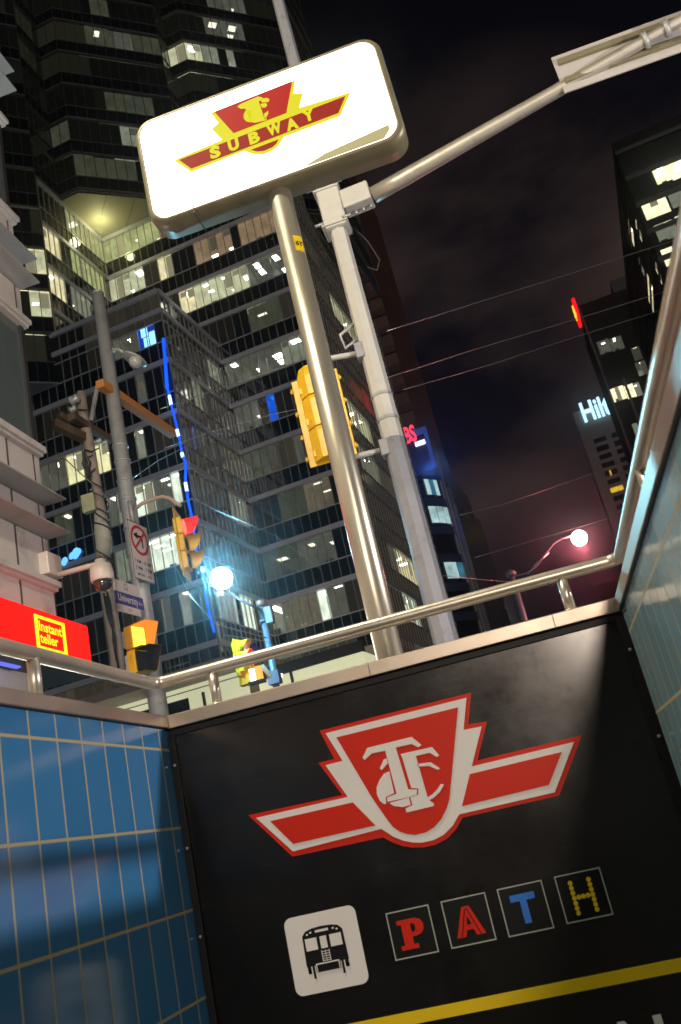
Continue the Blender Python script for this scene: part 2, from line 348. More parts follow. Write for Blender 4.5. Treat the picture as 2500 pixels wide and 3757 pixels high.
def facade(parent, A, B, zb, zt, levels, bay, lit=(), vis=2.15, glass=None, sp_mat=None, slab=.36, proud=.14, mull=True, style_fill=None, mw=.036, mp=.07, names=('glazing', 'floor_bands', 'mullions'), thin=True, bmat=None, mmat=None):
    """curtain wall from A to B (left to right seen from outside). lit = [(u0, u1, level index, style)]"""
    pA, pB = AB(*A, 0), AB(*B, 0); L = (pB-pA).length; ex = (pB-pA)/L; n = V((ex.y, -ex.x, 0))
    glass = glass or glass_front; nb = max(1, int(round(L/bay))); bw = L/nb
    P = lambda u, z, d=0: V((pA.x+ex.x*u+n.x*d, pA.y+ex.y*u+n.y*d, z))
    g = MB(); bd = MB(); ml = MB()
    zs = sorted([z for z in levels if zb < z <= zt+.3])
    floors = []
    for i, z in enumerate(zs):
        lo = max(zb, z-vis-.2); top = min(z-.2, zt); below = zs[i-1] if i else zb
        spans = []
        for (u0, u1, k, st) in lit:
            if abs(levels[k]-z) < 1e-6:
                i0 = max(0, min(nb-1, int(round(u0/bw)))); i1 = max(i0+1, min(nb, int(round(u1/bw)))); spans.append((i0, i1, st))
        spans.sort(); cur = 0; out = []
        for i0, i1, st in spans:
            i0 = max(i0, cur)
            if i1 <= i0: continue
            if i0 > cur: out.append((cur, i0))
            if top-lo > 1: room(parent, P(i0*bw+.03, 0), ex, n, (i1-i0)*bw-.06, lo, top, st, bay=bw)
            cur = i1
        if cur < nb: out.append((cur, nb))
        for i0, i1 in out:
            for j in range(i0, i1):
                g.face([P(j*bw, lo), P((j+1)*bw, lo), P((j+1)*bw, top), P(j*bw, top)], uv=[(j+.5, i+.5)]*4)
        if lo > below: g.face([P(0, max(below, zb)), P(L, max(below, zb)), P(L, lo), P(0, lo)], mi=1)
        # slab edge, and a thin transom under the vision glass
        bd.obox(P(0, z-slab*.5, -.05), ex*L, n*(proud+.05), V((0, 0, slab*.5+slab*.5)))
        if thin and lo-.1 > zb: bd.obox(P(0, lo-.06, -.03), ex*L, n*(.09), V((0, 0, .07)))
    if zs and zt > zs[-1]+.1: g.face([P(0, zs[-1]), P(L, zs[-1]), P(L, zt), P(0, zt)], mi=1)
    if mull:
        for j in range(nb+1):
            ml.obox(P(j*bw-mw/2, zb, -.02), ex*mw, n*(mp+.02), V((0, 0, zt-zb)))
    g.build(names[0], [glass, sp_mat or spandrel], parent, recalc=False)
    bd.build(names[1], bmat or band_mat, parent)
    if mull: ml.build(names[2], mmat or mullion_mat, parent)
    return P, L
# ================================================================ THE SETTING: ground, stairwell
XL, XR, YB = -1.494, .374, 3.5
g = MB()
for (x0, x1, y0, y1) in ((-400, XL-.12, -300, 400), (XR+.12, 400, -300, 400), (XL-.12, XR+.12, YB+.12, 400), (XL-.12, XR+.12, -300, -2.6)):
    g.face([(x0, y0, GZ), (x1, y0, GZ), (x1, y1, GZ), (x0, y1, GZ)])
tag(g.build('pavement', paving), kind='structure')
r = MB()
r.box(-7.0+.9, 60, 16.2, 34, GZ-.2, GZ+.004); r.box(4.5, 14, -120, 16.2, GZ-.2, GZ+.004); r.box(4.5, 14, 34, 300, GZ-.2, GZ+.004)
tag(r.build('road', asphalt), kind='structure')
st = MB()
for i in range(18):
    y = -2.45 + .30*i; z = GZ - .172*(i+1)
    st.box(XL, XR, y, y+.30, -5, z)
tag(st.build('stairs', concrete), kind='structure')

CZ0, CZ1 = .566, .622     # the steel cap on the stairwell walls
def side_wall(name, x0, x1, xin, m, label):
    w = MB(); w.box(x0, x1, -2.6, YB, -5, CZ0)
    o = tag(w.build(name, m), label, 'tiled wall')
    c = MB(); s = 1 if xin > (x0+x1)/2 else -1          # cap with a folded inner lip
    c.box(min(x0, xin)-(.02 if s > 0 else 0), max(x1, xin)+(.02 if s < 0 else 0), -2.62, YB-.014, CZ0, CZ1) if False else None
    xa, xb = (x0-.02, xin+.012) if s > 0 else (xin-.012, x1+.02)
    c.box(xa, xb, -2.62, YB-.016, CZ0+.004, CZ1)
    cap = c.build('cap', steel_cap, o, bevel=.004)
    for yj in (1.05,):
        pass
    return o
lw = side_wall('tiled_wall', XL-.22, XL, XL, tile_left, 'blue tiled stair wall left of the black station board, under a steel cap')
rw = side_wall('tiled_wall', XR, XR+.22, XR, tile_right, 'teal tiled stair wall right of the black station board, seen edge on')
ew = MB(); ew.box(XL-.2, XR+.2, YB+.045, YB+.26, -1.75, CZ0+.002)
ewo = tag(ew.build('end_wall', concrete), 'low wall closing the stairwell behind the black station board, steel cap on top', 'wall')
c = MB(); c.box(XL-.24, XR+.24, YB-.012, YB+.28, CZ0+.002, CZ1+.002)
c.build('cap', steel_cap, ewo, bevel=.004)
lp = MB()
for x in (-.62, .12): lp.box(x, x+.003, YB-.0135, YB-.010, CZ0+.004, CZ1)
lp.build('cap_joint', stone_edge, ewo)
pb = MB(); pb.box(XL-.2, XR+.2, 7.0, 7.2, -5, -1.75); pb.box(XL-.22, XL-.02, YB, 7, -5, -1.8); pb.box(XR+.02, XR+.22, YB, 7, -5, -1.8); pb.box(XL-.2, XR+.2, YB+.27, 7.2, -1.9, -1.76)
tag(pb.build('tunnel', concrete), kind='structure')

# ---------------------------------------------------------------- handrail round the opening
hr = thing('handrail', 'round brushed steel handrail on short posts running along the stairwell cap', 'handrail', (0, YB, CZ1))
RZ, RY, RXL, RXR, RR = .777, YB+.055, XL-.052, XR+.062, .0255
def arc(c, r, a0, a1, n=8): return [V((c[0]+r*math.cos(a0+(a1-a0)*i/n), c[1]+r*math.sin(a0+(a1-a0)*i/n), RZ)) for i in range(n+1)]
rr = .05
path = [V((RXL, -2.4, RZ)), V((RXL, 0, RZ)), V((RXL, 2, RZ))] + arc((RXL+rr, RY-rr), rr, PI, PI/2) + [V((-1, RY, RZ)), V((-.2, RY, RZ))] + arc((RXR-rr, RY-rr), rr, PI/2, 0) + [V((RXR, 2, RZ)), V((RXR, 0, RZ)), V((RXR, -2.4, RZ))]
mb = MB(); mb.tube(path, RR, n=24); mb.build('rail', steel, hr)
def post(x, y):
    m = MB(); m.tube([(x, y, CZ1-.004), (x, y, RZ-RR*.6)], .0215, n=20); m.build('post', steel, hr)
    m = MB(); m.lathe((x, y, CZ1+.001), [(.042, 0), (.042, .006), (.030, .010)], n=20); m.build('post_flange', steel, hr)
for x in (-1.285, -.05, .2): post(x, RY) if x != -.05 else None
for y in (2.62, 1.1, -.4, -1.9): post(RXL, y)
for y in (2.45, 1.1, -.4, -1.9): post(RXR, y)

# ---------------------------------------------------------------- the black station board
Zb = zm(900, 2500, .8291); Zp = zm(900, 3000, 1.0204); Ze = zm(500, 3300, 1.2755)
def onb(z, pts, d): return [W(*z(*p), y=YB) * 1.0 + V((0, -d, 0)) for p in pts]
galv_s = mat('screw_steel', (.35, .34, .32), .4, .8)
board = thing('station_board', 'tall black enamelled station board with red winged shield and coloured letters, closing the stairwell', 'sign board', (-.56, YB, .5))
m = MB(); m.box(XL+.012, XR-.012, YB, YB+.04, -1.7, CZ0-.006)
panel = m.build('panel', black_panel, board)
m = MB()
m.box(XL+.002, XL+.030, YB-.022, YB+.03, -1.7, CZ0-.030); m.box(XR-.034, XR-.002, YB-.022, YB+.03, -1.7, CZ0-.030); m.box(XL+.002, XR-.002, YB-.009, YB+.03, CZ0-.029, CZ0-.004)
m.build('frame', black_frame, board, bevel=.002)
for i in range(6):
    for x in (XL+.016, XR-.018):
        m = MB(); m.lathe((x, YB-.0225, .42-.32*i), [(.0062, 0), (.0062, .002), (.004, .0032)], axis=(0, -1, 0), n=12); m.build('screw', galv_s, board)
LT = .0022
def layer(name, z, pts, k, m, parent, thick=LT):
    b = MB(); b.prism(onb(z, pts, LT*k), V((0, thick, 0))); return b.build(name, m, parent)
outer = [(15, 592), (430, 503), (325, 360), (395, 343), (330, 218), (1000, 50), (988, 190), (1070, 178), (1028, 350), (1490, 238), (1390, 505), (962, 603), (935, 652), (895, 695), (845, 722), (790, 734), (740, 735), (695, 727), (650, 711), (610, 690), (210, 775)]
white = [(50, 604), (455, 511), (357, 371), (433, 352), (357, 230), (980, 73), (967, 215), (1047, 200), (1003, 377), (1455, 268), (1370, 491), (948, 588), (920, 637), (880, 678), (835, 702), (785, 713), (745, 713), (700, 704), (655, 686), (604, 652), (213, 752)]
shield = [(405, 248), (943, 115), (926, 300), (905, 522), (893, 562), (870, 608), (838, 645), (800, 668), (755, 679), (720, 676), (685, 664), (655, 643), (630, 612), (560, 510)]
embl = layer('emblem', Zb, outer, 1, sign_red, board)
layer('emblem_border', Zb, white, 2, sign_white, embl)
layer('shield', Zb, shield, 3, sign_red, embl)
layer('wing', Zb, [(112, 618), (478, 535), (578, 637), (215, 719)], 3, sign_red, embl)
layer('wing', Zb, [(995, 410), (1402, 312), (1345, 458), (960, 552)], 3, sign_red, embl)
b = MB()
def mono(pts): b.prism(onb(Zb, pts, LT*4), V((0, LT, 0)))
mono([(522, 338), (542, 295), (738, 246), (782, 282), (768, 292), (738, 277), (668, 293), (724, 478), (763, 479), (760, 505), (632, 533), (630, 514), (672, 497), (622, 307), (562, 319), (531, 348)])
mono([(690, 322), (828, 291), (860, 327), (850, 335), (818, 316), (757, 330), (812, 523), (835, 538), (837, 551), (716, 580), (712, 562), (742, 547), (732, 509), (768, 501), (768, 474), (737, 472), (698, 340)])
mono([(640, 398), (617, 408), (597, 436), (584, 470), (585, 500), (598, 528), (618, 544), (626, 540), (624, 512), (661, 494)])
mono([(640, 538), (660, 551), (700, 556), (734, 546), (727, 514)])
mono([(616, 345), (628, 341), (633, 362), (607, 392), (598, 386)])
mono([(762, 366), (822, 358), (865, 386), (853, 391), (815, 374), (767, 377)])
mono([(868, 453), (881, 457), (864, 488), (838, 513), (815, 527), (808, 514), (830, 500), (852, 478)])
b.build('monogram', sign_white, embl)
# train pictogram
P0 = W(*Zp(138, 365), y=YB); P1 = W(*Zp(398, 310), y=YB); P2 = W(*Zp(443, 595), y=YB); P3 = W(*Zp(185, 645), y=YB)
px0, px1 = (P0.x+P3.x)/2, (P1.x+P2.x)/2; pz1, pz0 = (P0.z+P1.z)/2, (P2.z+P3.z)/2
def rrect(x0, x1, z0, z1, r, y, n=6):
    pts = []
    for cx, cz, a in ((x1-r, z1-r, 0), (x0+r, z1-r, PI/2), (x0+r, z0+r, PI), (x1-r, z0+r, 1.5*PI)):
        pts += [V((cx+r*math.cos(a+PI/2*i/n), y, cz+r*math.sin(a+PI/2*i/n))) for i in range(n+1)]
    return pts
b = MB(); b.prism(rrect(px0, px1, pz0, pz1, .028, YB-LT), V((0, LT, 0))); pict = b.build('pictogram', sign_white, board)
pw, ph = px1-px0, pz1-pz0
def loc(pts, k): return [V((px0+pw*x, YB-LT*k, pz1-ph*y)) for x, y in pts]
b = MB()
b.prism(loc([(.22, .27), (.27, .215), (.36, .19), (.50, .182), (.64, .19), (.73, .215), (.78, .27), (.79, .66), (.21, .66)], 2), V((0, LT, 0)))
b.prism(loc([(.33, .63), (.67, .63), (.67, .75), (.33, .75)], 2), V((0, LT, 0)))
for x0, x1, y1 in ((.22, .265, .735), (.735, .78, .735), (.285, .315, .82), (.685, .715, .82)): b.prism(loc([(x0, .655), (x1, .655), (x1, y1), (x0, y1)], 2), V((0, LT*.9, 0)))
for x in (.22, .74): b.prism(loc([(x, .70), (x+.045, .70), (x+.045, .75), (x, .75)], 2), V((0, LT*.9, 0)))
trn = b.build('train', sign_black, pict)
b = MB()
for q in ([(.25, .31), (.41, .31), (.41, .465), (.25, .465)], [(.59, .31), (.75, .31), (.75, .465), (.59, .465)], [(.455, .31), (.545, .31), (.545, .465), (.455, .465)],
          [(.41, .222), (.59, .222), (.59, .252), (.41, .252)], [(.33, .228), (.355, .228), (.355, .25), (.33, .25)], [(.645, .228), (.67, .228), (.67, .25), (.645, .25)],
          [(.28, .247), (.305, .247), (.305, .268), (.28, .268)], [(.695, .247), (.72, .247), (.72, .268), (.695, .268)],
          [(.34, .64), (.352, .64), (.352, .745), (.34, .745)], [(.648, .64), (.66, .64), (.66, .745), (.648, .745)], [(.352, .64), (.648, .64), (.648, .655), (.352, .655)]):
    b.prism(loc(q, 3), V((0, LT, 0)))
for x in (.445, .55): b.prism(loc([(x, .49), (x+.008, .49), (x+.008, .63), (x, .63)], 3), V((0, LT, 0)))
for y in (.50, .53, .56, .59, .615): b.prism(loc([(.453, y), (.55, y), (.55, y+.008), (.453, y+.008)], 3), V((0, LT*.9, 0)))
b.prism(loc([(.497, .49), (.503, .49), (.503, .63), (.497, .63)], 3), V((0, LT*.8, 0)))
b.build('train_windows', sign_white, pict)
# four lettered squares
tile_ink = mat('tile_black', (.006, .007, .006), .35, spec=.2)
def square(q):
    c = [W(*Zp(*p), y=YB) for p in q]
    return (c[0].x+c[3].x)/2, (c[1].x+c[2].x)/2, (c[2].z+c[3].z)/2, (c[0].z+c[1].z)/2
SQ = [square(q) for q in ([(503, 342), (660, 313), (697, 482), (543, 515)], [(703, 300), (862, 268), (905, 437), (742, 473)], [(905, 257), (1065, 223), (1112, 395), (948, 432)], [(1110, 213), (1275, 176), (1323, 345), (1158, 386)])]
def sq(i):
    x0, x1, z0, z1 = SQ[i]; t = .0042; y = YB-LT
    b = MB(); b.prism([(x0, y, z0), (x1, y, z0), (x1, y, z1), (x0, y, z1)], V((0, LT, 0)))
    o = b.build('letter_square', tile_ink, board)
    b = MB()
    for a in ((x0, x1, z0, z0+t), (x0, x1, z1-t, z1), (x0, x0+t, z0+t, z1-t), (x1-t, x1, z0+t, z1-t)): b.box(a[0], a[1], y-.001, y, a[2], a[3])
    b.build('outline', outline_grey, o)
    return o, (lambda pts, k=2: [V((x0+(x1-x0)*u, YB-LT*k, z1-(z1-z0)*v)) for u, v in pts])
def letter(parent, f, polys, m, holes=()):
    b = MB()
    for p in polys: b.prism(f(p), V((0, LT, 0)))
    for p in holes: b.prism(f(p, 2.6), V((0, LT*.6, 0)), mi=1)
    return b.build('letter', [m, tile_ink], parent)
o, f = sq(0)
letter(o, f, [[(.20, .21), (.62, .21), (.73, .25), (.79, .35), (.78, .47), (.71, .55), (.60, .58), (.50, .58), (.50, .74), (.60, .74), (.60, .83), (.20, .83), (.20, .74), (.29, .74), (.29, .30), (.20, .30)]], sign_red, [[(.50, .31), (.57, .31), (.60, .36), (.60, .43), (.57, .48), (.50, .48)]])
o, f = sq(1)
letter(o, f, [[(.42, .20), (.58, .20), (.82, .82), (.62, .82), (.575, .69), (.425, .69), (.38, .82), (.18, .82)]], sign_red, [[(.50, .40), (.555, .58), (.445, .58)], [(.475, .24), (.495, .24), (.30, .80), (.28, .80)], [(.505, .24), (.525, .24), (.72, .80), (.70, .80)]])
o, f = sq(2)
letter(o, f, [[(.23, .19), (.77, .19), (.77, .33), (.575, .33), (.575, .80), (.425, .80), (.425, .33), (.23, .33)]], sign_blue)
o, f = sq(3)
b = MB(); x0, x1, z0, z1 = SQ[3]
dots = [(.30, .20+.105*i) for i in range(7)] + [(.70, .20+.105*i) for i in range(7)] + [(.40, .515), (.50, .515), (.60, .515)]
for u, v in dots: b.lathe((x0+(x1-x0)*u, YB-LT*1.0, z1-(z1-z0)*v), [(.0082, 0), (.0082, LT)], axis=(0, -1, 0), n=10, smooth=False)
b.build('letter', sign_yellow, o)
# yellow stripe, and the line of white lettering below it
sz = W(*Ze(1079, 270), y=YB).z
b = MB(); b.box(W(1287, 3753, y=YB).x-.02, XR-.036, YB-LT, YB, sz-.047, sz-.001)
stz = W(2000, 3613, y=YB).z; stz2 = W(2000, 3663, y=YB).z
b.bm.clear(); b.box(W(1100, 3757, y=YB).x, XR-.036, YB-LT, YB, stz2, stz); b.build('stripe', sign_yellow, board)
n0, n1 = W(2297, 3737, y=YB), W(2437, 3715, y=YB)
b = MB(); text(b, 'STATION', (n1.x, YB-.0005, n0.z-.17), (1, 0, 0), (0, 0, 1), .235, width=(n1.x-n0.x)*7.1, bold=.02, thick=.002, align='RIGHT')
b.build('lettering', sign_white, board)

# ================================================================ the lit subway sign on its pole
PX, PY = -.672, 4.46
sub = thing('subway_sign', 'glowing white rounded subway sign with red winged emblem on a round steel pole', 'sign', (PX, PY, GZ))
prad = 51.5/F*4.53
b = MB(); b.tube([(PX, PY, GZ), (PX, PY, 1.5), (PX, PY, 3.74)], prad, n=40); b.build('pole', pole_steel, sub)
b = MB(); b.lathe((PX, PY, 3.640), [(prad+.004, 0), (prad+.018, .02), (prad+.018, .07)], n=40); b.build('pole_collar', pole_steel, sub) if False else b.bm.free()
SY = 4.35; SX0, SX1, SZ0, SZ1 = -1.492, .168, 3.715, 4.555; SD = .175
def rr3(x0, x1, z0, z1, r, y, n=10): return rrect(x0, x1, z0, z1, r, y, n)
b = MB()      # housing: the rounded front frame rolls back into the side shell
prof = [(SY+.012, .048), (SY+.002, .036), (SY+.002, .028), (SY+.012, .012), (SY+.030, .002), (SY+.05, 0), (SY+SD, 0)]
rings = []
for y, ins in prof: rings.append([b.bm.verts.new(p) for p in rr3(SX0+ins, SX1-ins, SZ0+ins, SZ1-ins, .125-ins*.6, y)])
for i in range(len(rings)-1):
    nn = len(rings[i])
    for k in range(nn):
        f = b.bm.faces.new((rings[i][k], rings[i][(k+1) % nn], rings[i+1][(k+1) % nn], rings[i+1][k])); f.smooth = True
b.bm.faces.new(rings[-1])
sign_shell = mat('sign_shell', (.21, .19, .11), .42, .25, var=.15, vs=4, dirt=(.13, .11, .07), dscale=3)
hs = b.build('housing', sign_shell, sub)
b = MB(); b.box(-1.20, -1.192, SY-.001, SY+SD+.002, SZ0-.002, SZ0+.045); b.build('seam', stone_edge, hs)
face_glow = glow('sign_face_glow', (1, .985, .90), 5.2, base=(.7, .7, .66), sample=True, var=.08, vs=1.2)
b = MB(); b.prism(rr3(SX0+.040, SX1-.040, SZ0+.040, SZ1-.040, .10, SY+.004), V((0, .02, 0))); face = b.build('face', face_glow, sub)
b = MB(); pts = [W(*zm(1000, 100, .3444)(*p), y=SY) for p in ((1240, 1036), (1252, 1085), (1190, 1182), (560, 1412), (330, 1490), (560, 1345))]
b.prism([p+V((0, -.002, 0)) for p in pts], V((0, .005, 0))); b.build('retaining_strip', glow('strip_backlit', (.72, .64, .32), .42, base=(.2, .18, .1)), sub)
Y5, Y6 = zm(480, 100, .3394), zm(1000, 100, .3444)
def ons(pts, k): return [W(*(Y5 if z == 5 else Y6)(x, y), y=SY) + V((0, -.0015*k+.003, 0)) for z, x, y in pts]
em_red = glow('backlit_red', (1, .012, .004), .50, base=(.002, .0005, .0005)); em_dred = glow('backlit_dark_red', (1, .016, .004), .36, base=(.002, .0005, .0005)); em_yel = glow('backlit_yellow', (1, .92, .012), .78, base=(.002, .002, .001))
def sl(name, pts, k, m, par):
    q = MB(); q.prism(ons(pts, k), V((0, .0014, 0))); return q.build(name, m, par)
emb = sl('emblem', [(5, 860, 925), (6, 243, 557), (6, 224, 702), (6, 325, 700), (6, 285, 855), (6, 835, 688), (6, 722, 943), (6, 128, 1165), (6, 60, 1262), (6, 0, 1312), (5, 1420, 1378), (5, 1340, 1372), (5, 1275, 1352), (5, 1225, 1335), (5, 655, 1565), (5, 462, 1437), (5, 985, 1213), (5, 872, 1098), (5, 945, 1032)], 1, em_yel, sub)
sl('shield', [(5, 905, 913), (6, 211, 572), (6, 148, 912), (5, 1112, 1143)], 2, em_red, emb)
sl('bar', [(5, 525, 1433), (6, 778, 732), (6, 702, 912), (5, 655, 1527)], 2, em_dred, emb)
sl('bulge', [(5, 1300, 1325), (6, 66, 1194), (6, 40, 1240), (6, 0, 1275), (5, 1440, 1335), (5, 1370, 1342)], 2, em_dred, emb)
mgm = MB()
for pts in ([(5, 1155, 862), (5, 1180, 835), (5, 1375, 750), (5, 1425, 760), (5, 1420, 790), (5, 1385, 800), (5, 1450, 1000), (5, 1470, 980), (5, 1470, 1005), (5, 1345, 1034), (5, 1300, 1025), (5, 1240, 880), (5, 1190, 882)],
            [(5, 1240, 905), (5, 1220, 950), (5, 1225, 990), (5, 1250, 1018), (5, 1300, 1030), (5, 1300, 900)],
            [(5, 1400, 775), (5, 1480, 765), (5, 1503, 785), (5, 1490, 808), (5, 1420, 815)], [(5, 1400, 830), (5, 1465, 820), (5, 1478, 840), (5, 1460, 868), (5, 1420, 870)], [(5, 1440, 940), (5, 1485, 905), (5, 1492, 915), (5, 1480, 955), (5, 1450, 990)]):
    mgm.prism(ons(pts, 3), V((0, .0014, 0)))
mgm.build('monogram', em_yel, emb)
lt = MB()
ctr = {'S': (5, 912, 1350), 'U': (5, 1112, 1268), 'B': (5, 1330, 1195), 'W': (6, 20, 1080), 'A': (6, 208, 1030), 'Y': (6, 385, 937)}
for ch, (z, x, y) in ctr.items():
    p = W(*(Y5 if z == 5 else Y6)(x, y), y=SY)
    text(lt, ch, (p.x, SY-.0015*3+.003, p.z-.040), (1, 0, 0), (0, 0, 1), (.112), width={'W': .096, 'Y': .080, 'A': .078}.get(ch, .070), bold=.06, thick=.0005)
lt.build('lettering', em_yel, emb)
# inspection sticker wrapped on the pole
b = MB(); sp = W(1105, 909, y=PY); n = 8
for i in range(n):
    a0, a1 = math.radians(-66+50*i/n), math.radians(-66+50*(i+1)/n); R_ = prad+.0012
    f = lambda a, z: V((PX+R_*math.cos(a), PY+R_*math.sin(a), z))
    b.face([f(a0, sp.z-.055), f(a1, sp.z-.055), f(a1, sp.z+.055), f(a0, sp.z+.055)])
stk = b.build('sticker', sign_yellow, sub)
b = MB(); a = math.radians(-42); q = V((PX+(prad+.002)*math.cos(a), PY+(prad+.002)*math.sin(a), sp.z-.018))
text(b, '6Y', q, (-math.sin(a), math.cos(a), 0), (0, 0, 1), .045, bold=.02, thick=.001); b.build('lettering', sign_black, stk)
# ================================================================ street furniture
lens_off = mat('dark_lens', (.02, .02, .02), .15)
lens_red = glow('red_signal_light', (1, .03, .02), 9., sample=True); visor_red_soft = glow('red_visor_glow', (1, .02, .015), 1.3)  # visor inside glows by itself in place of lens light falling on it
lens_orange = glow('orange_signal_light', (1, .38, .02), 6., sample=True)

# ---- octagonal grey pole with the mast arm
LX, LY = -.85, 10.0
mp = thing('mast_arm_pole', 'octagonal steel pole, white above and grey below, with mast arm reaching right', 'pole', (LX, LY, GZ))
def lr(z): return .152 - .0063*max(0, z-1.2)
b = MB(); b.tube([(LX, LY, GZ), (LX, LY, 4.33)], [lr(GZ), lr(4.33)], n=8, smooth=False); b.build('pole', grey_paint, mp)
b = MB(); b.tube([(LX, LY, 4.33), (LX, LY, 7.95)], [lr(4.33)+.002, lr(7.95)+.002], n=8, smooth=False); b.build('painted_sleeve', white_paint, mp)
b = MB(); b.tube([(LX, LY, 7.95), (LX, LY, 14.5)], [lr(8)-.004, lr(14.5)], n=8, smooth=False); b.build('pole', grey_paint, mp)
p_arm0 = V((LX+.02, LY-.04, 7.62)); p_arm1 = W(2500, 92, z=8.05)
p_arm1 = V((3.9, 8.95, 7.98)); 
A0_ = W(1370, 717, y=9.95); A1_ = W(2440, 108, y=9.2)
ad = (A1_-A0_).normalized(); A1x = A1_+ad*.9
b = MB(); n_ = 12
b.tube([A0_.lerp(A1x, t/n_) for t in range(n_+1)], [.112-.052*t/n_ for t in range(n_+1)], n=24); b.build('mast_arm', arm_paint, mp)
b = MB(); sl0 = V((LX+.10, LY-.02, A0_.z-.10)); 
# clamp: sleeve, saddle plates, bands and bolts
c0 = W(1262, 752, y=9.97); c1 = W(1362, 712, y=9.95)
rx = (c1-c0).normalized(); uz = V((0, 0, 1)); up_ = (uz-rx*uz.dot(rx)).normalized(); ny = rx.cross(up_)
b.obox(c0-up_*.14-ny*.13, rx*(c1-c0).length, up_*.29, ny*.26)
b.build('arm_sleeve', white_paint, mp, bevel=.02)
b = MB(); zc = c0.z
b.box(LX-.155, LX+.155, LY-.16, LY+.16, zc-.36, zc+.33); b.build('saddle', white_paint, mp, bevel=.03)
for dz in (-.30, .27):
    b = MB(); b.box(LX-.19, LX+.17, LY-.185, LY+.185, zc+dz-.035, zc+dz+.035); b.build('band', white_paint, mp, bevel=.01)
    for dx in (-.215, .16):
        b = MB(); b.tube([(LX+dx-.05, LY-.19, zc+dz), (LX+dx+.07, LY-.19, zc+dz)], .018, n=8); b.build('bolt', galv, mp)
for t in (.35, .62, .9):
    p = c0.lerp(c1, t)-up_*.16; b = MB(); b.tube([p, p-up_*.05], .018, n=8); b.build('bolt', galv, mp)
for z in (4.93, 4.60):
    b = MB(); b.lathe((LX, LY, z), [(lr(z)+.004, -.02), (lr(z)+.012, -.02), (lr(z)+.012, .02), (lr(z)+.004, .02)], n=8, smooth=False); b.build('band', galv, mp)
# cable loop hanging behind the clamp
b = MB(); b.tube([(LX+.2, LY+.1, zc-.3), (LX+.33, LY+.12, zc-.55), (LX+.42, LY+.12, zc-.9), (LX+.35, LY+.1, zc-1.05), (LX+.24, LY+.1, zc-.95)], .012, n=6); b.build('cable', cable_black, mp)

# ---- large panel sign on the mast arm, seen from behind
Zt = zm(1500, 0, .6378)
ym = 9.35
def onr(x, y, d=0): return W(*Zt(x, y), y=ym) + V((0, d, 0))
TL, BL = onr(822, 323), onr(874, 478); TR = TL + V((2.6, 0, 0)); BR = BL + V((2.6, 0, 0))
TLx = V(((TL.x+BL.x)/2, ym, TL.z)); 
ps = thing('overhead_sign', 'pale rectangular sign panel seen from behind on the mast arm, top right', 'road sign', TLx)
H_ = TL.z-BL.z
b = MB(); b.box(TLx.x, TLx.x+2.6, ym+.02, ym+.045, BL.z-.14, TL.z); b.build('panel', mat('sign_back', (.46, .44, .41), .5, .2, var=.1, vs=2), ps, bevel=.006)
b = MB(); b.box(TLx.x+.05, TLx.x+2.5, ym-.03, ym+.02, TL.z-.17, TL.z-.10); b.build('stiffener', sign_shell, ps, bevel=.006)
b = MB(); b.box(TLx.x+.05, TLx.x+2.5, ym-.03, ym+.02, BL.z-.03, BL.z+.04); b.build('stiffener', sign_shell, ps, bevel=.006)
for dx in (1.05, 1.30):
    b = MB(); q = TLx.x+dx; t = (q-A0_.x)/(A1_.x-A0_.x); p = A0_.lerp(A1_, t)
    b.lathe(p, [(.098, -.03), (.105, -.03), (.105, .03), (.098, .03)], axis=ad, n=16); b.build('clamp', galv, ps)

# ---- signal heads
def signal(name, label, cat, base, face, secs=3, w=.36, h=.36, lit=None, back=None, visor='cut', group=None, lens=lens_red, soft=visor_red_soft, body=sig_yellow, hood=None, d=.20, vis_arc=(-.28*PI, 1.28*PI)):
    """face = horizontal unit vector the lenses look along; base = centre of the bottom"""
    f = V(face).normalized(); r = V((-f.y, f.x, 0)); u = EZ; base = V(base)
    t = thing(name, label, cat, base, group)
    for i in range(secs):
        c = base + u*(h*(secs-1-i))
        b = MB(); b.obox(c-r*w/2-f*d/2+u*.008, r*w, f*d, u*(h-.016)); hs_ = b.build('housing', body, t, bevel=.02)
        cc = c+u*h/2+f*(d/2)
        b = MB(); b.lathe(cc, [(.145*w/.36, 0), (.135*w/.36, .02), (.01, .035)], axis=f, n=20); b.build('lens', (lens if lit == i else lens_off), t)
        b = MB(); R_ = .155*w/.36; nn = 20; lenv = .30*w/.36; va, vb = vis_arc
        for k in range(nn):                       # hooded visor, cut away below
            a0, a1 = va+(vb-va)*k/nn, va+(vb-va)*(k+1)/nn
            def vl(a): return lenv*(.35+.65*max(0, math.sin(a)*.5+.5))
            q = [cc+(r*math.cos(a)+u*math.sin(a))*R_ for a in (a0, a1)]; q2 = [q[0]+f*vl(a0), q[1]+f*vl(a1)]
            b.face([q[0], q[1], q2[1], q2[0]]); b.face([q[1]-(q[1]-cc)*.05, q[0]-(q[0]-cc)*.05, q2[0]-(q[0]-cc)*.05, q2[1]-(q[1]-cc)*.05], mi=1)
        b.build('visor', [hood or body, soft if lit == i else body], t, recalc=False)
    if back:
        bw, bt, bb = back; b = MB(); b.obox(base-r*bw/2-f*.02-u*bb, r*bw, f*.012, u*(h*secs+bb+bt)); b.build('backplate', body, t, bevel=.003)
    return t
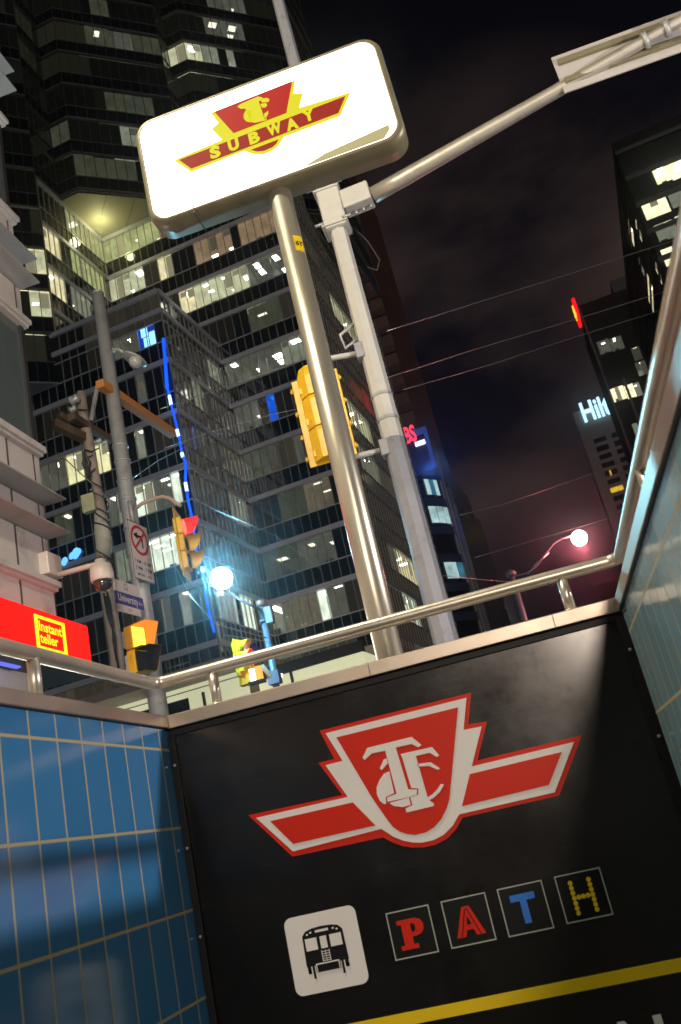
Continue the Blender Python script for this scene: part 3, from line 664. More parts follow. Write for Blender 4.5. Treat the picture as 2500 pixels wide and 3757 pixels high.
# the big one seen from behind, yellow back with three bulged sections
q = [W(u, v, y=9.85) for u, v in ((1070, 1399), (1238, 1353), (1308, 1662), (1137, 1721))]
sx = (q[0].x+q[3].x)/2; sw = ((q[1].x+q[2].x)-(q[0].x+q[3].x))/2; sz1 = (q[0].z+q[1].z)/2; sz0 = (q[2].z+q[3].z)/2; sh = sz1-sz0
tg = thing('traffic_signal', 'yellow traffic signal seen from behind, partly hidden by the steel pole of the glowing sign', 'traffic light', (sx+sw/2, 9.85, sz0))
b = MB(); b.box(sx, sx+sw, 9.85, 9.875, sz0, sz1); b.build('backplate', sig_yellow, tg, bevel=.006)
xc = sx+sw*.5; hw = sw*.36
for i in range(3):
    z1 = sz1 + .11 - i*sh*.36; z0 = z1-sh*.352; b = MB()
    prof = [(-hw, 0), (-hw, -.05), (-hw*.42, -.155), (hw*.42, -.155), (hw, -.05), (hw, 0)]
    zt_ = z1 if i else z1-.0
    top = [V((xc+x*(.8 if i == 0 else .985), 9.85+y*(.72 if i == 0 else .90), zt_)) for x, y in prof]
    mid = [V((xc+x, 9.85+y, zt_-(.15 if i == 0 else .05))) for x, y in prof]; bot = [V((xc+x, 9.85+y, z0)) for x, y in prof]
    for A_, B_ in ((top, mid), (mid, bot)):
        for k in range(5): b.face([A_[k], B_[k], B_[k+1], A_[k+1]])
    b.face(top); b.face(bot[::-1]); b.face([top[0], top[5], mid[5], mid[0]]); b.face([mid[0], mid[5], bot[5], bot[0]])
    b.build('housing', sig_yellow, tg, bevel=.008, merge=True)
    b = MB(); zz = z0+.06; b.box(xc-hw*.98, xc-hw*.62, 9.85-.085, 9.85-.02, zz, zz+.09); b.build('latch', sig_yellow, tg, bevel=.008)
for zf in (.09, .34, .61, .88):
    for x in (sx-.012, sx+sw+.012):
        b = MB(); b.tube([(x, 9.835, sz0+sh*zf-.03), (x, 9.835, sz0+sh*zf+.03)], .014, n=8); b.box(x-.022, x+.022, 9.84, 9.86, sz0+sh*zf-.012, sz0+sh*zf+.012); b.build('hinge', sig_yellow, tg)
for (u0, v0, u1, v1) in ((1318, 1296, 1130, 1330), (1396, 1654, 1230, 1690)):
    a, c_ = W(u0, v0, y=9.97), W(u1, v1, y=9.93)
    b = MB(); b.tube([a, c_], .036, n=14); b.build('bracket_arm', white_paint, tg)
    b = MB(); b.box(LX-.17, LX-.06, LY-.12, LY+.06, a.z-.10, a.z+.11); b.build('bracket_plate', grey_paint, tg, bevel=.01)
a1_, a2_ = W(1250, 1230, y=9.9), W(1290, 1190, y=9.95)
b = MB(); a1_, a2_ = W(1248, 1230, y=9.93), W(1300, 1186, y=9.97); a3_, a4_ = W(1268, 1278, y=9.93), W(1318, 1238, y=9.97)
b.tube([a2_, a1_, a3_, a4_], .022, n=10); b.build('strut', galv, tg)

# ---- left concrete-grey steel pole
Z0, Z2, Z4, Z1 = zm(0, 1400, .4464), zm(0, 2000, .4464), zm(0, 700, .4464), zm(0, 0, .574)
Z9, ZS, ZB_, ZA = zm(620, 1800, .1909), zm(400, 1850, .1909), zm(200, 1400, .2547), zm(200, 1050, .3189)
UX, UY = -6.52, 15.0
sp_ = thing('steel_street_pole', 'tall plain grey steel street pole with bands, left of the blue light line', 'pole', (UX, UY, GZ))
b = MB(); b.tube([(UX, UY, GZ), (UX, UY, 11.66)], [.185, .128], n=24); b.build('pole', galv, sp_)
b = MB(); b.lathe((UX, UY, 11.64), [(.132, 0), (.135, .03), (.09, .07), (.01, .09)], n=20); b.build('cap', galv, sp_)
for z in (8.05, 7.72, 7.3, 6.9, 6.3, 5.75, 4.3, 3.95):
    b = MB(); b.lathe((UX, UY, z), [(.175-.0048*z+.012, -.022), (.185-.0048*z+.016, -.022), (.185-.0048*z+.016, .022), (.175-.0048*z+.012, .022)], n=20); b.build('band', galv, sp_)
# unlit cobra lamp, bracketed to it
cl = thing('street_lamp', 'unlit grey cobra head street lamp hanging from the left steel pole', 'street lamp', W(*ZA(660, 740), y=UY))
pth = [W(*ZA(x, y), y=UY+.0) for x, y in ((650, 770), (690, 728), (740, 730), (800, 765))]
b = MB(); b.tube(pth, .035, n=12); b.build('bracket', galv, cl)
h0, h1 = W(*ZA(790, 775), y=UY), W(*ZA(1062, 915), y=UY+.35)
hd = (h1-h0).normalized(); hz = (EZ-hd*EZ.dot(hd)).normalized(); hy = hd.cross(hz); hl = (h1-h0).length
b = MB(); prev = None
for i in range(9):
    t = i/8; wv = .15*math.sin(PI*min(1, t*.85+.12))**.7+.02; ht = .075*math.sin(PI*min(1, t*.85+.12))**.8+.02; c = h0+hd*hl*t
    ring = [c+hy*wv*math.cos(a)+hz*(ht*math.sin(a) if math.sin(a) > 0 else ht*.3*math.sin(a)) for a in [2*PI*k/14 for k in range(14)]]
    vs = [b.bm.verts.new(p) for p in ring]
    if prev:
        for k in range(14): b.bm.faces.new((prev[k], prev[(k+1) % 14], vs[(k+1) % 14], vs[k])).smooth = True
    else: b.bm.faces.new(vs[::-1])
    prev = vs
b.bm.faces.new(prev); b.build('lamp_housing', galv, cl)
b = MB(); c = h0+hd*hl*.55-hz*.01
pr = [(.001, -.17), (.08, -.15), (.13, -.09), (.15, 0)]
b.lathe(c, [(r, h) for r, h in pr], axis=hz, n=20); b.build('lamp_bowl', mat('lamp_bowl', (.45, .45, .42), .12, spec=.8), cl)

# ---- orange square timber across the pole
t0 = W(366, 1407, y=14.55); t1 = W(634, 1592, z=t0.z-.02)
td = (t1-t0).normalized(); tr = td.cross(EZ).normalized(); tu = tr.cross(td)
b = MB(); b.obox(t0-tr*.09-tu*.09, td*(t1-t0).length, tr*.18, tu*.18)
tag(b.build('timber_beam', wood_orange, bevel=.012), 'orange square timber beam fixed across the left steel pole', 'beam')

# ---- older wooden pole with wires
ax = [W(*ZB_(x, y), y=16.2) for x, y in ((382, 160), (450, 700), (500, 900), (575, 1300), (640, 1700), (690, 1950))] + [W(*Z2(850, 150), y=16.2), W(*Z2(905, 520), y=16.2), W(*Z2(960, 900), y=16.2), W(*Z2(985, 1150), y=16.2)]
wp = thing('wooden_pole', 'old wooden utility pole with crossarms and coiled cable, beside the left steel pole', 'pole', V((ax[-1].x, 16.2, GZ)))
b = MB(); b.tube(ax, [.10, .12, .115, .10, .105, .12, .135, .14, .14, .14], n=14); b.build('pole', wood_dark, wp)
sl_ = mat('pole_wrap', (.42, .40, .33), .7, var=.2, vs=8)
b = MB(); b.tube([W(*ZB_(*p), y=16.15) for p in ((640, 1880), (690, 2150), (715, 2357))] + [W(*Z2(850, 110), y=16.15)], [.10, .165, .165, .15], n=16); b.build('cable_guard', sl_, wp)
def arm(p, q, w_, name='crossarm', m=wood_arm):
    d_ = (q-p).normalized(); r_ = d_.cross(EZ).normalized(); u_ = r_.cross(d_)
    b = MB(); b.obox(p-r_*w_/2-u_*w_/2, d_*(q-p).length, r_*w_, u_*w_); return b.build(name, m, wp, bevel=.008)
arm(W(*ZB_(240, 500), y=15.6), W(*ZB_(810, 850), y=17.2), .16)
arm(W(*ZB_(-20, 600), y=15.4), W(*ZB_(420, 810), y=16.1), .19)
arm(W(*ZB_(60, 480), y=15.7), W(*ZB_(470, 740), y=16.3), .14)
arm(W(*ZB_(620, 60), y=16.0), W(*ZB_(530, 560), y=16.1), .07, 'brace', galv)
b = MB(); bx = W(*ZB_(545, 1765), y=16.1); b.box(bx.x-.17, bx.x+.12, 15.95, 16.1, bx.z-.2, bx.z+.2); b.build('junction_box', mat('box_paint', (.50, .48, .30), .5, var=.1), wp, bevel=.015)
for px_, py_, rr_ in ((290, 265, .12), (270, 400, .09), (640, 860, .07), (730, 880, .06), (600, 870, .05)):
    b = MB(); p = W(*ZB_(px_, py_), y=16.0); b.lathe(p, [(rr_*.5, -rr_), (rr_, -rr_*.5), (rr_*.6, 0), (rr_, rr_*.5), (rr_*.4, rr_)], axis=(1, .2, .35), n=12); b.build('insulator', mat('porcelain', (.35, .36, .36), .2) if px_ == 290 else galv, wp)
cb = MB()
hx = [(ax[3].lerp(ax[5], t)) for t in [i/60 for i in range(61)]]
for ph_, r0 in ((0, .15), (2.1, .17), (4.0, .13)):
    pts = []
    for i in range(0, 60):
        t = i/59; c = V((0, 0, 0)); seg = [W(*ZB_(600, 1450), y=16.15), W(*ZB_(690, 1950), y=16.15), W(*ZB_(720, 2357), y=16.15), W(*Z2(870, 330), y=16.15)]
        s_ = t*3; k_ = min(2, int(s_)); c = seg[k_].lerp(seg[k_+1], s_-k_); a = ph_+t*(14+3*ph_)
        pts.append(c+V((math.cos(a)*r0, math.sin(a)*r0, 0)))
    cb.tube(pts, .013, n=5)
for chain in (((855, 395), (880, 560), (930, 700), (935, 800), (970, 960), (990, 1090)), ((870, 420), (900, 620), (945, 740), (955, 900), (985, 1060)), ((880, 380), (930, 640), (930, 780), (960, 950))):
    cb.tube([W(*Z2(*p), y=15.9) for p in chain], .022, n=6)
for chain in (((380, 1080), (300, 1060), (180, 1060)),): pass
for ch in (((240, 330), (260, 450), (340, 470)), ((350, 400), (440, 410), (500, 400)), ((430, 980), (540, 1010), (640, 960)), ((470, 1150), (430, 1080), (400, 1180), (440, 1250)), ((590, 1250), (510, 1330), (470, 1400), (560, 1480)), ((560, 1060), (480, 1090), (520, 1160), (500, 1260), (530, 1360), (470, 1420))):
    cb.tube([W(*ZB_(*p), y=16.05) for p in ch], .016, n=5)
cb.build('cable', cable_black, wp)

# ---- signs on the left steel pole
ua = V((UX, UY, 0)).dot(EA); sa = ua+.205
def os_(x, y, d=0): return Wab(*ZS(x, y), a=sa+d)
N_ = EA
q = [os_(325, 285), os_(712, 430), os_(915, 1560), os_(525, 1415)]
b0, b1 = (q[0].dot(EB)+q[3].dot(EB))/2, (q[1].dot(EB)+q[2].dot(EB))/2; z1, z0 = (q[0].z+q[1].z)/2, (q[2].z+q[3].z)/2
ns = thing('no_left_turn_sign', 'white no left turn sign with red ring and hours, on the left steel pole', 'road sign', AB(sa, (b0+b1)/2, z0))
pl = mat('sign_plate', (.66, .60, .58), .45, var=.05, vs=5)
nw, nh = b1-b0, z1-z0
def sp3(u, v, k=0): return AB(sa+k*.003, b0+nw*u, z1-nh*v)
b = MB(); b.obox(sp3(0, 1, -2), EB*nw, EZ*nh, EA*.006); b.build('plate', pl, ns)
b = MB()
for a in ((0, 0, 1, .012), (0, .988, 1, 1), (0, .012, .022, .988), (.978, .012, 1, .988)): b.prism([sp3(a[0], a[1], 1), sp3(a[2], a[1], 1), sp3(a[2], a[3], 1), sp3(a[0], a[3], 1)], EA*-.003)
b.build('border', sign_black, ns)
b = MB(); cx_, cy2, ro, ri = .5, .30, .43, .345; asp = nw/nh; n = 40
for i in range(n):
    a0, a1 = 2*PI*i/n, 2*PI*(i+1)/n
    P_ = lambda a, r: sp3(cx_+r*math.cos(a), cy2+r*asp*math.sin(a), 2)
    b.face([P_(a0, ro), P_(a1, ro), P_(a1, ri), P_(a0, ri)])
c45 = math.cos(PI/4)
def dg(u, v): return sp3(cx_+(u*c45+v*c45), cy2+(-u*c45+v*c45)*asp, 3)
b.face([dg(-.40, -.035), dg(.40, -.035), dg(.40, .035), dg(-.40, .035)])
red_ring = mat('ring_red', (.50, .02, .03), .45)
b.build('ring', red_ring, ns, recalc=False)
b = MB(); A2 = lambda pts: [sp3(u, v, 2) for u, v in pts]
b.face(A2([(.58, .43), (.58, .255), (.42, .255), (.42, .30), (.20, .235), (.42, .17), (.42, .215), (.645, .215), (.645, .43)]))
b.build('arrow', sign_black, ns, recalc=False)
b = MB()
for s_, v_, w_, h_ in (('7 AM - 10 AM', .715, .80, .085), ('3 PM - 7 PM', .83, .78, .085), ('MON - FRI', .93, .66, .062)):
    text(b, s_, sp3(.5, v_, 1), EB, EZ, h_*nh, width=w_*nw, bold=.01, thick=.002)
b.build('lettering', sign_black, ns)
q = [os_(82, 1640), os_(640, 1832), os_(668, 2068), os_(122, 1872)]
b0, b1 = (q[0].dot(EB)+q[3].dot(EB))/2, (q[1].dot(EB)+q[2].dot(EB))/2; z1, z0 = (q[0].z+q[1].z)/2, (q[2].z+q[3].z)/2
us = thing('street_name_sign', 'blue University Av street name sign between white strips, on the left steel pole', 'street sign', AB(sa, (b0+b1)/2, z0))
nw, nh = b1-b0, z1-z0
blue_sign = mat('street_sign_blue', (.035, .045, .24), .4, var=.1)
b = MB(); b.obox(AB(sa, b0, z0), EB*nw, EZ*nh, EA*.02); b.build('plate', blue_sign, us, bevel=.004)
b = MB(); b.obox(AB(sa-.002, b0+.02, z1+.001), EB*(nw*.86), EZ*(nh*.95), EA*.02); b.build('crest_plate', pl, us, bevel=.004)
b = MB(); b.obox(AB(sa-.002, b0+.05, z0-nh*.62), EB*(nw*.80), EZ*(nh*.61), EA*.02); b.build('number_plate', pl, us, bevel=.004)
b = MB(); b.obox(AB(sa-.01, b0+.01, z0-nh*1.0), EB*.05, EZ*(nh*2.9), EA*.008); b.build('hanger', galv, us)
b = MB(); text(b, 'University', AB(sa+.0205, b0+nw*.44, z0+nh*.26), EB, EZ, nh*.85, width=nw*.70, bold=.015, thick=.002); text(b, 'Av', AB(sa+.0205, b0+nw*.88, z0+nh*.30), EB, EZ, nh*.45, width=nw*.14, thick=.002)
b.build('lettering', sign_white, us)
b = MB()
cxx = b0+nw*.42
for a in ((-.05, -.035, .30, .80), (.035, .05, .30, .80), (-.05, .05, .72, .80), (-.05, .05, .30, .38)): b.obox(AB(sa+.0185, cxx+a[0], z1+nh*a[2]), EB*(a[1]-a[0]), EZ*(nh*(a[3]-a[2])), EA*.002)
text(b, '100', AB(sa+.0185, b0+nw*.45, z0-nh*.47), EB, EZ, nh*.38, thick=.002)
b.build('crest', mat('crest_brown', (.30, .18, .16), .6), us)

# ---- signal on a gooseneck from the left steel pole
sg0 = W(*Z9(345, 1540), y=14.6)
topz = W(*Z9(300, 520), y=14.6).z
fdir = V((math.cos(math.radians(9)), math.sin(math.radians(9)), 0))
hh = (topz-sg0.z)/3
sgl = signal('traffic_signal', 'yellow side view traffic signal with its red lamp lit, on the gooseneck arm', 'traffic light', sg0, fdir, 3, w=.34, h=hh, lit=0, back=(.56, .17, .16), d=.16, vis_arc=(-.40*PI, .66*PI))
b = MB(); b.tube([W(*Z0(x, y), y=14.75) for x, y in ((1120, 1040), (1165, 1005), (1260, 965), (1340, 945), (1400, 960), (1450, 1000), (1490, 1020))], .036, n=12); b.build('gooseneck', mat('arm_paint', (.46, .34, .29), .5, var=.1), sgl)
b = MB(); b.tube([(UX+.1, UY-.15, W(*Z0(1120, 1030), y=14.75).z-.25), (UX+.1, UY-.15, W(*Z0(1120, 1030), y=14.75).z+.2)], .05, n=10); b.build('bracket', galv, sgl)

# ---- two-section yellow signal low on the left steel pole
p0 = W(*Z2(1165, 1060), y=14.3)
zt2 = W(*Z2(1200, 640), y=14.3).z
fd2 = V((math.cos(math.radians(16)), -math.sin(math.radians(16)), 0))
pds = thing('pedestrian_signal', 'yellow two section signal glowing orange in its upper hood, low on the left steel pole', 'traffic light', p0)
r2 = V((-fd2.y, fd2.x, 0)); h2 = (zt2-p0.z)/2
for i in range(2):
    c = p0+EZ*h2*(1-i)
    b = MB(); b.obox(c-r2*.18-fd2*.12+EZ*.01, r2*.36, fd2*.17, EZ*(h2-.02)); b.build('housing', sig_yellow, pds, bevel=.02)
    b = MB(); b.obox(c-r2*.15-fd2*.20+EZ*.06, r2*.30, fd2*.08, EZ*(h2-.12)); b.build('back_cover', white_paint, pds, bevel=.02)
    o_ = c+fd2*.05; hf = h2-.02
    # square hood, longer on top than below
    b = MB(); y0_, y1_ = -.17, .17; lt_, lb_ = .34, .17
    P4 = lambda y, z, d_: o_+r2*y+EZ*(.01+z)+fd2*d_
    cs = [(y0_, 0, lb_), (y1_, 0, lb_), (y1_, hf, lt_), (y0_, hf, lt_)]
    for k in range(4):
        a, c2 = cs[k], cs[(k+1) % 4]
        if k == 3: continue                      # the near cheek is cut away
        b.face([P4(a[0], a[1], 0), P4(c2[0], c2[1], 0), P4(c2[0], c2[1], c2[2]), P4(a[0], a[1], a[2])], mi=0)
        iz = lambda z: min(max(z, .012), hf-.012); iy = lambda y: y*.94
        b.face([P4(iy(c2[0]), iz(c2[1]), 0), P4(iy(a[0]), iz(a[1]), 0), P4(iy(a[0]), iz(a[1]), a[2]), P4(iy(c2[0]), iz(c2[1]), c2[2])], mi=1)
    b.build('visor', [sig_yellow, glow('orange_visor_glow', (1, .24, .012), 1.1) if i == 0 else sig_dark], pds, recalc=False)  # upper hood inside given its own glow, imitating the spill of the lens
    b = MB(); b.obox(o_-r2*.15+EZ*.04, r2*.30, fd2*.012, EZ*(hf-.06)); b.build('lens', lens_orange if i == 0 else lens_off, pds)
for dz in (.1, h2*1.7):
    b = MB(); b.tube([p0-fd2*.1+EZ*dz, V((UX, UY, p0.z+dz))], .03, n=8); b.build('bracket', galv, pds)

# ---- far corner: bluish pole, small signals, street sign
Zf = zm(820, 2300, .1913); Z3 = zm(600, 1700, .5102)
FY = 29.0
f0, f1 = W(*Z3(690, 1000), y=FY), W(*Z3(815, 1610), y=FY)
fp = thing('steel_street_pole', 'slim bluish steel pole at the far corner, under the white glare of the lamp', 'pole', V((f1.x, FY, GZ)))
far_blue = mat('far_pole_paint', (.14, .19, .27), .45, .2, var=.15, vs=3)
b = MB(); b.tube([V((f1.x, FY, GZ)), V((f1.x, FY, f0.z))], [.15, .10], n=16); b.build('pole', far_blue, fp)
b = MB(); zz = f0.z-.35; b.box(f1.x+.10, f1.x+.38, FY-.2, FY+.1, zz-.5, zz+.1); b.build('control_box', mat('box_grey', (.2, .21, .21), .5), fp, bevel=.03)
b = MB(); b.lathe((f1.x, FY, f0.z-.05), [(.13, -.1), (.16, -.08), (.16, .08), (.05, .14)], n=12); b.build('cap', galv, fp)
for z in (f1.z+1.1, f1.z+.1):
    b = MB(); b.box(f1.x-.2, f1.x+.2, FY-.22, FY+.15, z, z+.45) if z < f1.z+.5 else b.lathe((f1.x, FY, z+1.2), [(.13, -.04), (.18, -.04), (.18, .04), (.13, .04)], n=12); b.build('band', far_blue, fp)
# its lamp
lc = W(813, 2122, y=27.2)
cy_l = thing('street_lamp', 'lit cobra street lamp with dazzling cyan white glare over the far corner pole', 'street lamp', lc)
cyan_lamp = glow('cyan_lamp', (.72, .97, 1), 60., sample=True)
b = MB(); b.lathe(lc, [(.36*math.sin(PI*i/12), -.36*math.cos(PI*i/12)) for i in range(13)], axis=(.1, 0, 1), n=24); b.build('lamp_bowl', cyan_lamp, cy_l)
b = MB(); b.tube([V((f1.x, FY, f0.z-.3))] + [W(*Z3(x, y), y=28.2) for x, y in ((620, 1015), (540, 975), (470, 925))] + [lc+V((.15, .3, .12))], .04, n=8); b.build('arm', far_blue, cy_l)
b = MB(); b.lathe(lc+V((.05, .1, .16)), [(.10, -.05), (.26, -.02), (.18, .06), (.02, .10)], n=16); b.build('lamp_housing', galv, cy_l)
sg1 = W(*Zf(330, 600), y=28.4); tz = W(*Zf(280, 290), y=28.4).z
signal('traffic_signal', 'small yellow traffic signal with white topped hood above the rail, at the far corner pole', 'traffic light', V((sg1.x, 28.4, tz-1.05)), V((.97, -.25, 0)), 3, w=.40, h=.35, lit=1, d=.30, back=(.56, .10, .1), lens=lens_red)
q = [Wab(*Zf(*p), b=V((sg1.x, 28.6, 0)).dot(EB)) for p in ((372, 285), (830, 415), (830, 500), (395, 400))]
so = q[0]; sd = V(((q[1]-q[0]).x, .9, 0)).normalized()
ss = thing('street_name_sign', 'small blue street name sign with red white end behind the rail, at the far corner', 'street sign', so)
P0f = W(*Zf(372, 285), y=28.2); P1f = W(*Zf(820, 440), z=P0f.z-.02); dirf = V((P1f.x-P0f.x, P1f.y-P0f.y, 0)); lenf = min(dirf.length, 3.2); dirf = dirf.normalized()
b = MB(); b.obox(P0f-EZ*.42, dirf*lenf, EZ*.42, dirf.cross(EZ)*.02); b.build('plate', blue_sign, ss)
nf = dirf.cross(EZ)
b = MB(); b.obox(P0f-EZ*.43-nf*.004, dirf*(lenf*.22), EZ*.44, nf*.03); b.build('end_panel', glow('lit_red_white', (1, .35, .30), .5, base=(.6, .3, .3)), ss)
b = MB(); text(b, 'University', P0f+dirf*(lenf*.62)-EZ*.33+nf*.022, dirf, EZ, .26, width=lenf*.62, thick=.004); b.build('lettering', sign_white, ss)
pd0 = W(*Zf(480, 1110), y=28.4); pdt = W(*Zf(450, 820), y=28.4)
ps2 = thing('pedestrian_signal', 'orange pedestrian signal with white and orange light, under the rail at the far corner', 'traffic light', V((pd0.x, 28.4, pd0.z)))
b = MB(); b.box(pd0.x-.28, pd0.x+.22, 28.3, 28.6, pd0.z, pdt.z+.25); b.build('housing', mat('signal_orange', (.72, .32, .02), .45, var=.1), ps2, bevel=.03)
b = MB(); l0 = W(*Zf(540, 1060), y=28.25); b.box(l0.x, l0.x+.22, 28.2, 28.3, l0.z, l0.z+.42); b.build('walk_light', glow('walk_white', (1, .97, .9), 4.), ps2)
b = MB(); b.box(l0.x+.22, l0.x+.42, 28.1, 28.3, l0.z-.02, l0.z+.44); b.build('hand_light', glow('hand_orange', (1, .28, .03), 2.2), ps2)
b = MB(); b.box(l0.x-.02, l0.x+.5, 27.95, 28.3, l0.z-.12, l0.z-.03); b.build('hood', sig_dark, ps2)
b = MB(); b.tube([W(*Zf(730, 740), y=28.6), W(*Zf(960, 1000), y=28.9), W(*Zf(1000, 1130), y=28.95)], .09, n=8); b.build('bracket', mat('rusty_bracket', (.25, .17, .13), .6), ps2)
# ================================================================ white stone building on the left
WX, YE, Y0B = -7.0, 12.68, -14.0
wb = thing('stone_building', 'white stone building on the left edge with projecting ledges and glass storeys', 'building', (WX, YE, GZ))
# wall bays between the ledges
gl_m = mat('shop_glass', (.10, .13, .13), .10, spec=.9, var=.3, vs=.7)
b = MB()
for z0, z1 in ((4.17, 4.70), (4.80, 5.56), (5.62, 6.16), (6.22, 7.12), (9.80, 10.50), (10.56, 11.02), (11.08, 12.0), (14.5, 15.13), (15.19, 15.64), (15.7, 16.9), (19.2, 24)):
    b.box(WX-3, WX, Y0B, YE, z0, z1)
b.box(WX-3, WX, Y0B, YE-.9, GZ, 3.2)
b.build('wall', stone_white, wb)
b = MB()
y = YE-.98
while y > -8:
    for z0, z1 in ((4.17, 4.70), (4.80, 5.56), (5.62, 6.16), (6.22, 7.12), (9.80, 10.50), (10.56, 11.02), (11.08, 12.0), (14.5, 15.13), (15.19, 15.64), (15.7, 16.9)):
        b.box(WX-.01, WX+.0035, y, y+.05, z0, z1)
    y -= 2.55
for z0, z1 in ((4.80, 5.56), (5.62, 6.16), (6.22, 7.12), (9.80, 10.50), (10.56, 11.02), (11.08, 12.0)):
    b.box(WX-.01, WX+.0035, YE-.20, YE-.16, z0, z1)
b.build('joints', stone_edge, wb)
ledge_stone_shaded = mat('ledge_stone_shaded', (.36, .34, .325), .6, var=.08, vs=3, dirt=(.26, .24, .225), dscale=1.5)  # darker copy of the wall stone with the ledges' underside shade in it
for z in (5.59, 6.19, 10.53, 11.05, 15.16, 15.67):
    b = MB(); b.box(WX-.2, WX+.405, Y0B, YE+.02, z-.014, z+.014); b.build('ledge', ledge_stone_shaded, wb, bevel=.003)
for z0, z1 in ((7.12, 7.24), (9.70, 9.80), (12.0, 12.1), (14.40, 14.5), (4.70, 4.80), (16.9, 17.0), (19.1, 19.2)):
    b = MB(); b.box(WX-.2, WX+.15, Y0B, YE+.02, z0+.002, z1-.002); b.box(WX-.2, WX+.09, Y0B, YE+.01, z0-.05, z0+.002); b.build('cornice', stone_white, wb, bevel=.008)
for z0, z1 in ((7.24, 9.65), (12.1, 14.35), (17.0, 19.05)):
    b = MB(); b.box(WX-2.9, WX-.03, Y0B, YE-.05, z0+.001, z1); w_ = b.build('window', gl_m, wb)
    b = MB()
    for y in [YE-.06-2.55*i for i in range(9)]: b.box(WX-.06, WX+.02, y-.10, y+.005, z0+.001, z1)
    b.build('frame', dark_metal, w_)
b = MB(); b.box(WX-2.9, WX+.05, YE-.35, YE+.06, 3.4, 4.172); b.build('corner_post', stone_white, wb)
b = MB(); b.box(WX-.6, WX+.6, Y0B, YE+.2, 3.20, 3.32); b.build('canopy', dark_metal, wb)
b = MB(); b.box(WX+.12, WX+.2, 9.2, 11.2, 3.175, 3.20); b.build('strip_light', glow('canopy_strip_blue', (.18, .22, 1), .9), wb)
# red sign
Z2 = zm(0, 2000, .4464)
rx0 = WX+.3
rs = thing('bank_sign', 'glowing red sign band reading Instant teller in a yellow frame, on the white building', 'shop sign', (rx0, 13.09, 3.41))
red_face = glow('red_sign_face', (1, .012, .006), .95, base=(.5, .01, .01), sample=True, var=.12, vs=.8)
b = MB(); b.box(WX-.5, rx0, 4, 13.09, 3.415, 4.08); b.build('housing', red_face, rs)
Y_ = lambda x, y: W(*Z2(x, y), x=rx0)
fr = [Y_(280, 572), Y_(530, 642), Y_(550, 910), Y_(305, 845)]
ya, yb = (fr[0].y+fr[3].y)/2, (fr[1].y+fr[2].y)/2; za, zb_ = (fr[2].z+fr[3].z)/2, (fr[0].z+fr[1].z)/2
yel_face = glow('yellow_sign_face', (1, .86, .02), 1.1, base=(.5, .4, .02))
b = MB(); t = .045; ty = .075
for (y0, y1, z0, z1) in ((ya, yb, za, za+t), (ya, yb, zb_-t, zb_), (ya, ya+ty, za+t, zb_-t), (yb-ty, yb, za+t, zb_-t)): b.box(rx0-.01, rx0+.012, y0, y1, z0, z1)
b.build('frame', yel_face, rs)
b = MB(); text(b, 'Instant', (rx0+.004, (ya+yb)/2-.02, za+(zb_-za)*.55), (0, 1, 0), (0, 0, 1), .21, width=(yb-ya)*.76, bold=.028, thick=.008)
text(b, 'teller', (rx0+.004, (ya+yb)/2-.08, za+(zb_-za)*.20), (0, 1, 0), (0, 0, 1), .21, width=(yb-ya)*.60, bold=.028, thick=.008)
b.build('lettering', yel_face, rs)
# dome camera
m0, m1 = W(*Z2(440, 165), y=YE-.05), W(*Z2(845, 165), y=YE+.0)
m1 = V((m1.x, YE-.05, m0.z-.16)); m0 = V((WX, YE-.05, m0.z))
dc = thing('security_camera', 'white dome security camera on an arm from the corner of the white building', 'camera', m1)
cam_w = mat('camera_white', (.66, .58, .53), .45, var=.06)
b = MB(); b.box(WX-.1, WX+.16, YE-.35, YE+.08, m0.z-.22, m0.z+.16); b.build('mount', cam_w, dc, bevel=.02)
az = W(*Z2(800, 160), y=YE-.05).z
b = MB(); b.tube([V((WX+.1, YE-.05, az+.02)), V((-6.35, YE-.05, az+.015)), V((-6.12, YE-.05, az))], .045, n=14); b.build('arm', cam_w, dc)
b = MB(); dx, dz = W(*Z2(845, 290), y=YE-.05).x, W(*Z2(845, 300), y=YE-.05).z
b.lathe((dx, YE-.05, dz), [(.172, 0), (.186, .02), (.186, .16), (.165, .27), (.09, .31), (.085, .37), (.02, .38)], n=28); b.build('housing', cam_w, dc)
b = MB(); b.lathe((dx, YE-.05, dz), [(.001, -.165), (.06, -.155), (.115, -.12), (.15, -.06), (.158, 0)], n=28); b.build('dome', mat('smoked_dome', (.03, .025, .03), .05, spec=1., coat=.6), dc)

# ================================================================ the stepped glass office tower
tw = thing('office_tower', 'huge dark stepped glass office tower with lit offices filling the left half', 'building', AB(-25, 52, GZ))
LV = [16.3+3.9*i for i in range(-1, 10)]                       # 12.4 ... 47.5, 51.4
LV[-1] = 51.45
LU = [51.9+3.68*i for i in range(0, 18)]
Z5 = zm(600, 900, .4464)
Z6b, Z7b = zm(1300, 1700, .6378), zm(1050, 1300, .2551)
def px(A, B, levels, rows, vis=2.15):
    """photographed window spans -> (u0, u1, level, style) on the face A-B"""
    pA, pB = AB(*A, 0), AB(*B, 0); L = (pB-pA).length; ex = (pB-pA)/L; n = V((ex.y, -ex.x, 0)); out = []
    for z, (x0, y0), (x1, y1), stl in rows:
        us = []; zz = []
        for p in ((x0, y0), (x1, y1)):
            r_ = ray(*z(*p)); k = pA.dot(n)/r_.dot(n); h = r_*k; us.append((h-pA).dot(ex)); zz.append(h.z)
        zc = sum(zz)/2+vis/2+.2
        k = min(range(len(levels)), key=lambda i: abs(levels[i]-zc))
        u0, u1 = max(0, min(us)), min(L, max(us))
        if u1-u0 > .2: out.append((u0, u1, k, stl))
    return out
P1, P2, P3, P4, P5 = (-31.2, 50.85), (-29.4, 50.85), (-22.64, 57.0), (-22.64, 58.5), (-20.9, 58.5)
